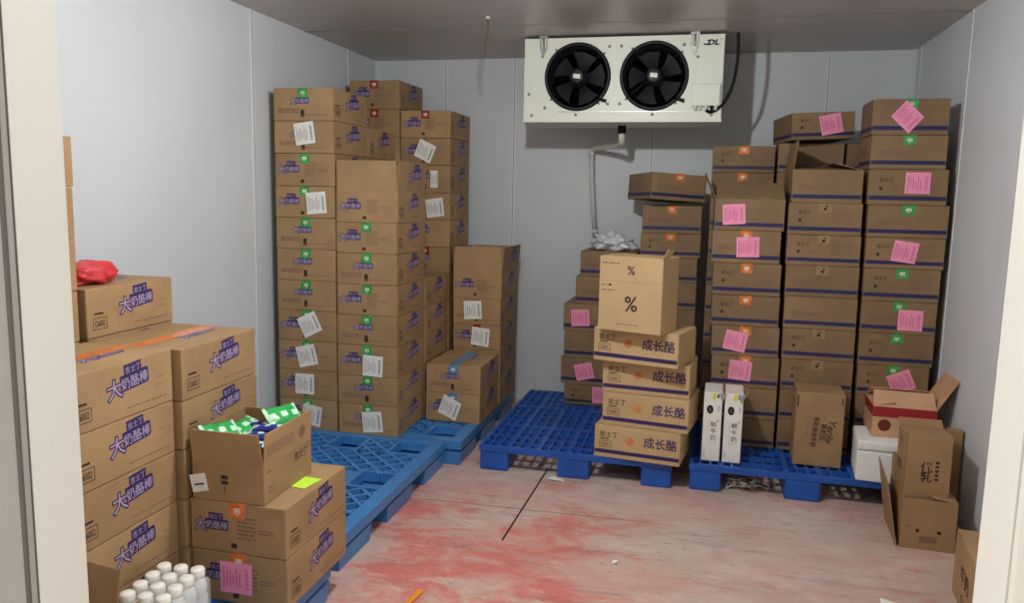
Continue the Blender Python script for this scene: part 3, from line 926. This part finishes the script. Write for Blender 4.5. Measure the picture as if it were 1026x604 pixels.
# a broken carton flap crushed under the tilted carton
# front pile: four cartons, long side out, each a little turned
for (lx, ly, a, z0, zt, nm) in ((-.509, 3.997, -7.4, PZ, .313, 'lowest'), (-.474, 4.012, -8.6, .313, .486, 'third from top'),
                                (-.480, 4.022, -6.0, .486, .659, 'second from top'), (-.528, 3.985, -15, .659, .834, 'topmost')):
    a = R(a); L, Dp = .448, .305
    cx = lx + L / 2 * math.cos(a) - Dp / 2 * math.sin(a); cy = ly + L / 2 * math.sin(a) + Dp / 2 * math.cos(a)
    o = thing('growth_carton', 'pale carton with big purple lettering, %s in the front pile, middle pallet' % nm, 'carton', (cx, cy, z0), a - math.pi / 2, GM, (Dp / W0, L / D0, (zt - z0 - .0018) / H0))
    link('body', BODY['growth_pale'], o)
# percent-sign carton
def pct_print(mb):
    F = Face((-.1675, -.105, 0), (1, 0, 0), (0, 0, 1)); rnd = random.Random(2)
    F.text(mb, '%', .14, .105, .105, 'ink_dark', 0, .0008, .012, wide=1.0)
    F.text(mb, '%', .150, .285, .062, 'ink_dark', 0, .0008, .012)
    F.lines(mb, .015, .11, .335, .348, 1, 'ink_grey', rnd); F.lines(mb, .012, .07, .225, .236, 1, 'ink_grey', rnd); F.lines(mb, .015, .085, .20, .212, 1, 'ink_grey', rnd)
    F.rect(mb, .055, .066, .224, .235, 'ink_dark', .0009)
    F.rect(mb, .002, .333, .247, .2485, 'kraft_inner', .0004)
    F.lines(mb, .10, .22, .035, .045, 1, 'ink_grey', rnd)
a = R(-19)
W_, D_ = .335, .21
cx = -.500 + W_ / 2 * math.cos(a) - D_ / 2 * math.sin(a); cy = 3.905 + W_ / 2 * math.sin(a) + D_ / 2 * math.cos(a)
o = thing('percent_carton', 'pale tall carton printed with two percent signs on the front pile', 'carton', (cx, cy, .834), a)
mb = MB(); mb.box(-W_ / 2, W_ / 2, -D_ / 2, D_ / 2, 0, .372, 'kraft_pale', bev=.004); pct_print(mb); mb.build('body', o)
f = MB(); f.add([(0, -.10, 0), (0, .0, 0), (.022, .0, .04), (.022, -.07, .05), (.0035, -.10, 0), (.0035, 0, 0), (.0255, 0, .04), (.0255, -.07, .05)],
                [[0, 3, 2, 1], [4, 5, 6, 7], [0, 1, 5, 4], [1, 2, 6, 5], [2, 3, 7, 6], [3, 0, 4, 7]], 'kraft_pale')
f.build('flap', o, (W_ / 2 - .004, -.02, .37))
# heap of plastic film on the short column
tag(lump('plastic_film', 'film_white', .14, .11, .07, 8.7, .55, 5).build('plastic_film', None, (-.575, 5.14, 1.15), (0, 0, R(-12))), 'crumpled heap of clear plastic film on the short column', 'plastic film')

# ------------------------------------------------------------------ right pallet stack
GR = 'growth-cheese cartons of the right stack'
zr1 = [1.330, 1.154, .979, .812, .645, .470, .300, PZ]
x_r1 = [(.040, .398), (.052, .410), (.055, .413), (.062, .420), (.070, .428), (.074, .430), (.076, .428)]
column('left column of the right stack', GR, 'growth_carton', 4.40, 4.835, zr1, x_r1, [
    ('growth_plain', 'orange', (('pink', .53, .50, 2),)), ('growth_text', 'orange', ()), ('growth_text', 'orange', ()),
    ('growth_plain', 'orange', (('pink', .36, .50, -10),)), ('growth_text', 'orange', (('pink', .43, .55, -4),)), ('growth_plain', 'dark', ()), ('growth_plain', None, ())])
open_carton('growth_carton', 'pink-labelled open carton on the left column of the right stack', GR, (.225, 4.617, 1.330), R(.6), .358, .432, .166, 'kraft_dimmed',
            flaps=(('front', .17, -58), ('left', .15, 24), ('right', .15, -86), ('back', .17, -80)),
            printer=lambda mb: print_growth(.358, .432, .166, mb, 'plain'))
for q in C.objects:
    if q.get('label', '').startswith('pink-labelled open carton on the left column'):
        pq = q
o = link('paper_label', PAPER['pink'], pq, (-.08, -.2175, .085), (0, R(-4), 0)); o['label'] = 'pink paper label'
zr2 = [1.485, 1.318, 1.157, .990, .817, .649, .480, .310, PZ]
x_r2 = [(.424, .790), (.426, .795), (.430, .798), (.433, .801), (.436, .803), (.440, .806), (.440, .806), (.440, .806)]
column('middle column of the right stack', GR, 'growth_carton', 4.40, 4.835, zr2, x_r2, [
    ('growth_text', 'dark', ()), ('growth_text', 'dark', ()), ('growth_plain', 'dark', ()), ('growth_plain', None, ()),
    ('growth_text', 'dark', ()), ('growth_text', 'dark', ()), ('growth_plain', None, ()), ('growth_plain', None, ())])
open_carton('growth_carton', 'open carton with raised left flap topping the right stack\'s middle column', GR, (.605, 4.617, 1.485), R(.3), .345, .432, .170, 'kraft_dimmed',
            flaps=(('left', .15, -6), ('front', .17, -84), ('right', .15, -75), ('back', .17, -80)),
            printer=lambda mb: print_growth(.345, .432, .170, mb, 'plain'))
zr3 = [2.014, 1.834, 1.664, 1.483, 1.316, 1.157, .985, .816, .645, .480, .310, PZ]
x_r3 = [(.796, 1.155), (.800, 1.160), (.802, 1.178), (.812, 1.196), (.814, 1.192), (.816, 1.184), (.818, 1.184), (.818, 1.182), (.822, 1.172), (.825, 1.17), (.825, 1.17)]
column('right column of the right stack', GR, 'growth_carton', 4.40, 4.70, zr3, x_r3, [
    ('growth_plain', 'green', (('pink', .46, .50, -42),)), ('growth_plain', 'green', ()), ('growth_text', None, (('pink', .62, .62, 0),)),
    ('growth_plain', 'green', ()), ('growth_text', None, (('pink', .50, .55, -8),)), ('growth_text', 'green', ()),
    ('growth_plain', 'green', (('pink', .66, .44, 0),)), ('growth_text', 'green', ()), ('growth_text', 'green', (('pink', .62, .50, 24),)), ('growth_plain', None, ()), ('growth_plain', None, ())])
# second row
column('left column at the back, right stack', GR, 'growth_carton', 4.85, 5.285, [1.804, 1.649] + even(PZ, 1.49, 8), [(.022, .376)], [('growth_text', 'orange', ()), ('growth_plain', 'orange', ()), ('growth_plain', None, ())])
zb = [1.822] + even(PZ, 1.655, 9)
column('middle column at the back, right stack', GR, 'growth_carton', 4.85, 5.285, zb, [(.390, .750)], [('growth_plain', None, ())])
column('right column at the back, right stack', GR, 'growth_carton', 4.85, 5.285, zb, [(.760, 1.12)], [('growth_plain', None, ())])
carton('growth_carton', 'growth_text', 'pink-labelled tilted carton lying highest above the right stack\'s middle column', GR, .41, .75, 4.74, 5.17, 1.835, 1.985, 'dark', (('pink', .62, .55, 10),), 9, (0, -2.6))

# ------------------------------------------------------------------ things in front of the right stack
def milk_box(label, x0, x1, y0):
    o = thing('milk_box', label, 'milk box', ((x0 + x1) / 2, y0 + .11, PZ), R(-1.5), 'tall white milk boxes')
    W, D, H = x1 - x0, .22, .365
    mb = MB(); mb.box(-W / 2, W / 2, -D / 2, D / 2, 0, H, 'board_white', bev=.003)
    F = Face((-W / 2, -D / 2, 0), (1, 0, 0), (0, 0, 1)); rnd = random.Random(4)
    F.disc(mb, .36 * W, .275, .0165, 'ink_black', .0006, 20, .023)
    F.text(mb, 'S', .29 * W, .265, .028, 'print_grey', 0, .0009)
    for k, (t, yy) in enumerate((('鲜', .185), ('牛', .150), ('奶', .115))):
        F.text(mb, t, .42 * W, yy, .031, 'ink_dark', 0, .0008, .004)
    F.rect(mb, .30 * W, .31 * W, .105, .22, 'print_grey'); F.rect(mb, .30 * W, .8 * W, .100, .102, 'print_grey')
    F.rect(mb, .48 * W, .66 * W, .330, .362, 'ink_yellow'); F.rect(mb, .72 * W, .82 * W, .338, .356, 'ink_black')
    F.lines(mb, .74 * W, .9 * W, .21, .225, 2, 'print_grey', rnd); F.lines(mb, .1 * W, .18 * W, .02, .06, 4, 'print_grey', rnd); F.lines(mb, .78 * W, .9 * W, .27, .30, 3, 'print_grey', rnd)
    mb.build('body', o)
    g = MB()                                      # notch flap folded at the shoulder
    g.add([(-.02, 0, 0), (.02, 0, 0), (.0, -.012, -.045), (-.02, .004, 0), (.02, .004, 0), (.0, -.008, -.045)], [[0, 2, 1], [3, 4, 5], [0, 1, 4, 3], [1, 2, 5, 4], [2, 0, 3, 5]], 'print_grey')
    g.build('shoulder_flap', o, (W / 2 + (.0 if x0 < .1 else -.1 * W), -D / 2 - .001, H - .002))
    return o
milk_box('tall white milk box standing leftmost on the right pallet', .044, .136, 4.09)
milk_box('tall white milk box standing right of its identical neighbour', .149, .240, 4.09)

def script_print(mb, W, D, H):
    F = Face((-W / 2, -D / 2, 0), (1, 0, 0), (0, 0, 1))
    F.text(mb, 'Yerile', .70 * W, .66 * H, .052, 'ink_dark', R(-96), .0008, .012, shear=.25)
    F.text(mb, '香奶乳', .56 * W, .60 * H, .032, 'ink_dark', R(-96), .0008, .016)
    F.text(mb, '有机香浓牛奶', .40 * W, .68 * H, .030, 'ink_dark', R(-95), .0008, .018, wide=.9)
    F.rect(mb, .26 * W, .275 * W, .42 * H, .60 * H, 'ink_grey')
    F.rect(mb, .002, W - .002, .80 * H, .8035 * H, 'kraft_edge', .0004)
    F.rect(mb, .93 * W, .955 * W, .86 * H, .95 * H, 'ink_dark')
    F.rect(mb, .02 * W, .05 * W, .80 * H, .96 * H, 'ink_dark')
o = thing('script_carton', 'narrow upright brown carton with sideways dark lettering on the right pallet', 'carton', (.622, 4.275, PZ), R(-1.5))
mb = MB(); mb.box(-.117, .117, -.11, .11, 0, .385, 'kraft', bev=.004); script_print(mb, .234, .22, .385); mb.build('body', o)

o = thing('foam_box', 'white polystyrene foam box under the red-banded carton, right side', 'foam box', (.955, 4.13, PZ), R(-5))
mb = MB(); mb.box(-.165, .165, -.14, .14, 0, .155, 'foam_white', bev=.012); mb.build('body', o)
mb = MB(); mb.box(-.168, .168, -.143, .143, .157, .205, 'foam_white', bev=.012); mb.build('lid', o)

def red_print(mb):
    W, D, H = .285, .26, .155
    F = Face((-W / 2, -D / 2, 0), (1, 0, 0), (0, 0, 1)); rnd = random.Random(8)
    F.rect(mb, .001, W - .001, H - .052, H - .001, 'ink_red')
    F.disc(mb, .055, .062, .030, 'ink_maroon')
    F.lines(mb, .15, .26, .066, .080, 1, 'ink_red', rnd); F.lines(mb, .18, .23, .05, .056, 1, 'ink_grey', rnd)
    G = Face((-W / 2, D / 2, 0), (0, -1, 0), (0, 0, 1)); G.rect(mb, .001, D - .001, H - .052, H - .001, 'ink_red')
open_carton('red_banded_carton', 'open carton with a red band on the white foam box', None, (1.0, 4.215, PZ + .205), R(-2), .285, .26, .155, 'kraft_pink',
            flaps=(('front', .10, -48), ('right', .17, 30), ('left', .10, -75), ('back', .12, -60)), printer=red_print)

def stack_print(mb, W, D, H):
    F = Face((-W / 2, -D / 2, 0), (1, 0, 0), (0, 0, 1)); G = Face((-W / 2, D / 2, 0), (0, -1, 0), (0, 0, 1))
    F.text(mb, '优', .34 * W, .36 * H, .05, 'ink_dark', 0, .0008, .02); F.text(mb, '乳', .34 * W, .20 * H, .05, 'ink_dark', 0, .0008, .02)
    for k in range(5): F.rect(mb, .66 * W, .74 * W, (.22 + .07 * k) * H, (.26 + .07 * k) * H, 'ink_dark')
    G.text(mb, '优乳', .47 * D, .28 * H, .05, 'ink_dark', R(4), .0008, .012); G.rect(mb, .6 * D, .75 * D, .74 * H, .82 * H, 'ink_grey')
    F.rect(mb, .0, .005, 0, H, 'kraft_edge', .0003)
low = open_carton('crate_carton', 'open brown carton with two hand holes on the floor, right wall', None, (1.015, 3.745, 0), R(-3), .215, .33, .225, 'kraft_plain',
                  flaps=(('right', .10, -82), ('back', .10, 20)),
                  printer=lambda mb: (Face((-.1075, -.165, 0), (1, 0, 0), (0, 0, 1)).disc(mb, .065, .085, .008, 'ink_black'),
                                      Face((-.1075, -.165, 0), (1, 0, 0), (0, 0, 1)).disc(mb, .150, .085, .008, 'ink_black'),
                                      Face((-.1075, -.165, 0), (1, 0, 0), (0, 0, 1)).rect(mb, .075, .145, .035, .062, 'ink_grey'),
                                      Face((-.1075, -.165, 0), (1, 0, 0), (0, 0, 1)).rect(mb, .02, .04, .098, .106, 'ink_grey')))
sp = MB(); sp.add([(0, -.165, 0), (0, .14, 0), (-.045, .16, .30), (-.045, -.10, .27), (.004, -.165, 0), (.004, .14, 0), (-.041, .16, .30), (-.041, -.10, .27)],
                  [[0, 3, 2, 1], [4, 5, 6, 7], [0, 1, 5, 4], [1, 2, 6, 5], [2, 3, 7, 6], [3, 0, 4, 7]], 'kraft_plain')
sp.build('side_panel', low, (-.122, 0, 0))
bc = thing('brown_carton', 'brown carton with dark stacked lettering standing in the hand-hole carton', 'carton', (.995, 3.76, .008), R(-1))
mb = MB(); mb.box(-.092, .092, -.14, .02, 0, .49, 'kraft_plain', bev=.004)
Fz = .235
_sub = MB(); stack_print(_sub, .184, .28, .27)
mb.add([(x, y if y < -.14 else y, z + Fz) for x, y, z in _sub.v], [], 'kraft_plain')
_b0 = len(mb.v) - len(_sub.v)
for fc, mi_ in zip(_sub.f, _sub.m):
    mb.f.append([i + _b0 for i in fc]); mb.m.append(mb.mi(_sub.names[mi_])); mb.sm.append(False)
mb.build('body', bc)
f = MB(); f.box(-.09, .09, -.0025, .0025, 0, .05, 'kraft_plain'); f.build('flap', bc, (0, .02, .488), (R(-60), 0, 0))
o = tag(MB().box(-.033, .033, -.024, .024, 0, .45, 'kraft_plain', bev=.004).build('folded_carton', None, (1.183, 3.955, 0), (0, 0, R(-3))), 'narrow dark brown carton wedged against the right wall', 'carton')
o['group'] = 'loose cartons by the right wall'

o = thing('corner_carton', 'plain brown carton on the floor at the bottom right corner', 'carton', (1.10, 2.98, 0), R(-6))
mb = MB(); mb.box(-.115, .115, -.24, .24, 0, .25, 'kraft', bev=.004)
G = Face((-.115, .24, 0), (0, -1, 0), (0, 0, 1))
G.text(mb, '牛奶', .12, .10, .075, 'ink_dark', R(0), .0008, .02); G.text(mb, 'C6', .16, .03, .05, 'ink_dark', 0, .0008, .02)
mb.build('body', o)

# ------------------------------------------------------------------ evaporator unit on the ceiling
UY0, UY1 = 4.78, 5.18
UX0, UX1, UZ0, UZ1 = -1.112, .056, 1.945, 2.425
un = thing('evaporator', 'cream twin-fan evaporator cooler hung under the ceiling', 'cooler', (0, 0, 0))
hb = MB()
ww = .012
hb.box(UX0, UX1, UY1 - ww, UY1, UZ0, UZ1, 'unit_steel')
hb.box(UX0, UX1, UY0 + ww, UY1, UZ0, UZ0 + ww, 'unit_cream'); hb.box(UX0, UX1, UY0 + ww, UY1, UZ1 - ww, UZ1, 'unit_cream')
hb.box(UX0, UX0 + ww, UY0 + ww, UY1, UZ0, UZ1, 'unit_cream'); hb.box(UX1 - ww, UX1, UY0 + ww, UY1, UZ0, UZ1, 'unit_cream')
# front sheet with the two round openings
FC = [(-.786, 2.199), (-.335, 2.198)]; FR = .188
def sheet_with_holes(mb, y, mname):
    cols = [(UX0, -1.02, None), (-1.02, -.5605, 0), (-.5605, -.10, 1), (-.10, UX1, None)]
    for (a, c, k) in cols:
        if k is None:
            mb.box(a, c, y, y + ww, UZ0, UZ1, mname); continue
        n = 48; cx, cz = FC[k]; vs = []
        for q in range(n):
            t = 2 * math.pi * q / n; dx, dz = math.cos(t), math.sin(t)
            sx = ((c - cx) / dx if dx > 0 else (a - cx) / dx) if abs(dx) > 1e-6 else 9
            sz = ((UZ1 - cz) / dz if dz > 0 else (UZ0 - cz) / dz) if abs(dz) > 1e-6 else 9
            s = min(sx, sz)
            vs += [(cx + dx * FR, y, cz + dz * FR), (cx + dx * s, y, cz + dz * s)]
        # add the four corners by snapping the nearest rim points
        for X_, Z_ in ((a, UZ0), (a, UZ1), (c, UZ0), (c, UZ1)):
            best = min(range(1, 2 * n, 2), key=lambda i: (vs[i][0] - X_) ** 2 + (vs[i][2] - Z_) ** 2)
            vs[best] = (X_, y, Z_)
        fs = [[2 * q, 2 * q + 1, (2 * q + 3) % (2 * n), (2 * q + 2) % (2 * n)] for q in range(n)]
        mb.add(vs, fs, mname)
sheet_with_holes(hb, UY0, 'unit_cream')
hb.build('housing', un)
# trims: right end cover seam, drip tray, screws
t_ = MB(); t_.box(UX0 - .004, UX1 + .004, UY0 - .006, UY1, UZ0 - .012, UZ0 + .003, 'unit_cream', bev=.003); t_.box(-.90, -.10, UY0 - .003, UY0, UZ0 + .048, UZ0 + .052, 'unit_steel')
t_.build('drip_tray', un)
e_ = MB(); e_.box(-.098, UX1 - .001, UY0 - .004, UY0 + .001, UZ0 + .055, UZ1 - .004, 'unit_cream', bev=.002); e_.build('end_cover', un)
for (x, z) in ((-1.06, 1.975), (-.79, 1.978), (-.335, 1.978), (0, 1.975), (-1.0, 2.32), (-.60, 2.37), (-.53, 2.37), (-.17, 2.37), (-.98, 2.02), (-.60, 2.04), (-.53, 2.04), (-.16, 2.05), (-1.08, 2.1), (-.09, 2.30)):
    s_ = MB(); s_.lathe([(.009, 0), (.009, .005), (.004, .008), (.0001, .008)], 'unit_steel', 10, Matrix.Translation((x, UY0 - .001, z)) @ Matrix.Rotation(math.pi / 2, 4, 'X')); s_.build('screw', un)
for k, (cx, cz) in enumerate(FC):
    T = Matrix.Translation((cx, UY0, cz)) @ Matrix.Rotation(math.pi / 2, 4, 'X')     # local z points to the viewer
    fan = MB()
    # shroud ring and dark well
    fan.lathe([(FR - .012, -.14), (FR - .012, .006), (FR - .006, .016), (FR + .008, .014), (FR + .012, .002)], 'black_plastic', 48, T, True, False)
    fan.lathe([(.0001, -.14), (FR - .012, -.14)], 'fan_well', 48, T)
    fr = fan.build('fan_ring', un)
    bl = MB()
    for q in range(5):
        a0 = q * 2 * math.pi / 5 + k * .5
        vs = []
        for i in range(6):
            r = .05 + (FR - .032 - .05) * i / 5
            for j, w in enumerate((-.36, 0, .36)):
                an = a0 + w * (1 + .25 * i / 5) + .12 * i / 5
                vs.append((r * math.cos(an), r * math.sin(an), -.075 + .028 * (j - 1) * (1 - .3 * i / 5)))
        fs = []
        for i in range(5):
            for j in range(2):
                p = i * 3 + j; fs.append([p, p + 3, p + 4, p + 1])
        bl.add(vs, fs, 'fan_blade', T, True)
        bl.add([(x, y, z - .003) for x, y, z in vs], [f_[::-1] for f_ in fs], 'fan_blade', T, True)
    bl.lathe([(.055, -.10), (.055, -.045), (.04, -.035), (.0001, -.035)], 'black_plastic', 24, T)
    b_ = bl.build('fan_blades', un)
    gd = MB()
    for q in range(8):
        r = .045 + (FR - .005 - .045) * q / 7
        gd.tube([(r * math.cos(t * math.pi / 24), r * math.sin(t * math.pi / 24), .018 + .012 * (1 - (r / FR) ** 2)) for t in range(48)], .0009, 'black_wire', 5, T, True)
    for q in range(4):
        a0 = q * math.pi / 2 + .7
        gd.tube([(r_ * math.cos(a0), r_ * math.sin(a0), .020 + .012 * (1 - (r_ / FR) ** 2)) for r_ in (.04, .1, .15, FR - .004)], .003, 'black_wire', 6, T)
        # small clip with a bolt outside the ring
        gd.tube([((FR - .004) * math.cos(a0), (FR - .004) * math.sin(a0), .018), ((FR + .022) * math.cos(a0), (FR + .022) * math.sin(a0), .006)], .004, 'black_wire', 6, T)
    gd.build('wire_guard', un)
    hc = MB(); hc.lathe([(.044, .026), (.044, .032), (.035, .035), (.0001, .035)], 'black_plastic', 24, T)
    h_ = hc.build('hub_cap', un)
    st = MB(); st.add([(-.021, -.011, .0362), (.021, -.015, .0362), (.022, .010, .0362), (-.019, .014, .0362)], [[0, 1, 2, 3]], 'paper_white', T)
    q_ = st.build('sticker', h_); q_['label'] = 'white hub sticker'
    ct = MB(); ct.tube([(.125, -.125, .012), (.16, -.14, .016), (.178, -.142, .014)], .009, 'rubber', 8, T); ct.build('cable_grommet', un)
for x in (-.995, -.110):
    h_ = MB()
    h_.box(x - .022, x - .016, UY0 - .012, UY0 + .03, 2.36, 2.437, 'unit_steel'); h_.box(x + .016, x + .022, UY0 - .012, UY0 + .03, 2.36, 2.437, 'unit_steel')
    h_.box(x - .026, x + .026, UY0 - .014, UY0 + .03, 2.425, 2.439, 'unit_steel'); h_.tube([(x, UY0 - .006, 2.44), (x, UY0 - .006, 2.33)], .006, 'unit_steel', 8)
    h_.add([(x - .022, UY0 - .012, 2.36), (x + .022, UY0 - .012, 2.36), (x, UY0 - .012, 2.31)], [[0, 2, 1]], 'unit_steel')
    h_.build('hanger', un)
j_ = MB(); j_.box(-.112, .044, UY0 - .035, UY0 - .004, 2.022, 2.146, 'unit_cream', bev=.004)
jo = j_.build('junction_box', un)
for x in (-.09, -.062, -.030, .0, .024):
    g_ = MB(); g_.lathe([(.010, 0), (.010, -.012), (.007, -.014), (.007, -.026), (.0001, -.026)], 'unit_cream' if x != -.0 else 'black_plastic', 12, Matrix.Translation((x, UY0 - .02, 2.024))); g_.build('cable_gland', jo)
lg = MB(); F = Face((-.062, UY0 - .0045, 2.365), (1, 0, 0), (0, 0, 1))
F.text(lg, 'DL', .022, .0, .042, 'ink_black', 0, .0008, .02, wide=1.2, shear=.25); F.text(lg, 'DL', .0235, .001, .042, 'ink_black', 0, .0010, .02, wide=1.2, shear=.25); F.text(lg, 'DL', .0205, -.001, .042, 'ink_black', 0, .0012, .02, wide=1.2, shear=.25); F.rect(lg, .0, .03, .0, .008, 'ink_black', .0009); F.rect(lg, .018, .04, .022, .028, 'ink_black', .0009)
F.text(lg, '®', .095, .026, .014, 'ink_black', 0, .0008)
l_ = lg.build('maker_mark', un); l_['label'] = 'black maker lettering'

# drain pipe and cables
dp = thing('drain_pipe', 'white drain pipe bending down the back wall under the cooler', 'pipe', (0, 0, 0))
q = MB(); q.tube([(-.535, 5.02, 1.9325), (-.535, 5.02, 1.885)], .026, 'black_plastic', 16); q.build('connector', dp)
q = MB(); q.tube([(-.535, 5.02, 1.89), (-.535, 5.02, 1.835)], .020, 'pvc_white', 16); q.tube([(-.535, 5.02, 1.845), (-.54, 5.05, 1.828), (-.58, 5.2, 1.822), (-.74, 5.40, 1.818), (-.775, 5.44, 1.81), (-.782, 5.45, 1.78)], .017, 'pvc_white', 14); q.build('pipe_elbow', dp)
q = MB(); q.tube([(-.782, 5.45, 1.785), (-.775, 5.45, 1.6), (-.742, 5.45, 1.24)], .017, 'pvc_white', 14); q.tube([(-.782, 5.45, 1.80), (-.782, 5.45, 1.765)], .021, 'pvc_white', 14); q.tube([(-.744, 5.45, 1.265), (-.742, 5.45, 1.235)], .021, 'pvc_white', 14); q.build('pipe_run', dp)

def smooth_path(pts, n=8):
    pts = [Vector(p) for p in pts]; out = []
    P = [pts[0]] + pts + [pts[-1]]
    for i in range(1, len(P) - 2):
        for k in range(n):
            t = k / n
            a, b_, c, d = P[i - 1], P[i], P[i + 1], P[i + 2]
            out.append(0.5 * ((2 * b_) + (c - a) * t + (2 * a - 5 * b_ + 4 * c - d) * t * t + (3 * b_ - a - 3 * c + d) * t ** 3))
    out.append(pts[-1])
    return out
q = MB(); q.tube(smooth_path([(-.030, UY0 - .02, 2.0), (-.005, 4.77, 1.990), (.045, 4.78, 2.015), (.098, 4.80, 2.10), (.124, 4.82, 2.21), (.133, 4.83, 2.33), (.128, 4.84, 2.44)]), .0095, 'rubber', 10)
tag(q.build('power_cable'), 'black power cable curving from the cooler up to the ceiling', 'cable')
q = MB(); q.tube(smooth_path([(-1.193, 4.235, 2.44), (-1.192, 4.235, 2.37), (-1.204, 4.24, 2.31), (-1.197, 4.235, 2.27), (-1.199, 4.237, 2.235)]), .004, 'wire_brown', 8); q.tube([(-1.193, 4.235, 2.44), (-1.193, 4.235, 2.43)], .012, 'pvc_white', 10)
tag(q.build('hanging_wire'), 'short brown wire dangling from the ceiling', 'wire')

# ------------------------------------------------------------------ litter on the floor
def scrap(name, label, m, x, y, pts, z=.004, rz=0):
    mb = MB(); n = len(pts)
    vs = [(a, c, z + .006 * math.sin(9 * a * 8 + i)) for i, (a, c) in enumerate(pts)]
    vs = vs + [(a, c, zz - .003) for a, c, zz in vs]
    mb.add(vs, [list(range(n)), [n + i for i in range(n)][::-1]] + [[i, n + i, n + (i + 1) % n, (i + 1) % n] for i in range(n)], m)
    return tag(mb.build(name, None, (x, y, .003), (0, 0, rz)), label, 'litter', 'litter on the floor')
scrap('paper_scrap', 'white crumpled scrap by the middle pallet\'s front foot', 'scrap_white', -.70, 3.95, [(-.045, -.01), (.0, -.03), (.05, -.012), (.03, .02), (-.02, .028)])
scrap('paper_scrap', 'pale torn paper piece at the bottom edge, right of centre', 'scrap_white', .10, 2.62, [(-.04, -.02), (.02, -.04), (.045, 0), (.0, .03)])
scrap('paper_scrap', 'tiny white fleck on the floor below the front pile', 'scrap_white', -.29, 3.08, [(-.012, -.008), (.01, -.01), (.012, .01), (-.008, .01)])
scrap('paper_scrap', 'pale paper strip on the floor left of the corner carton', 'scrap_white', .74, 3.02, [(-.03, -.03), (.03, -.025), (.035, .03), (-.025, .035)])
scrap('wrapper_scrap', 'orange wrapper strip at the bottom edge of the floor', 'scrap_orange', -.985, 2.585, [(-.012, -.09), (.012, -.085), (.018, .05), (.008, .075), (-.01, .06)], rz=R(-4))
sm = MB(); rnd = random.Random(12)
for k in range(7):
    cx, cy = .30 + rnd.uniform(-.06, .06), 4.08 + rnd.uniform(0, .1)
    sm.tube([(cx + .07 * math.cos(t * .6 + k) * (1 + .3 * math.sin(3 * t)), cy + .05 * math.sin(t * .6 + k * 2), .006 + .012 * (1 + math.sin(t * 1.7 + k))) for t in range(11)], .003, 'wire_brown' if k % 2 else 'pvc_white', 6)
tag(sm.build('strap_tangle'), 'tangled packing strap under the right pallet\'s front edge', 'strap', None)
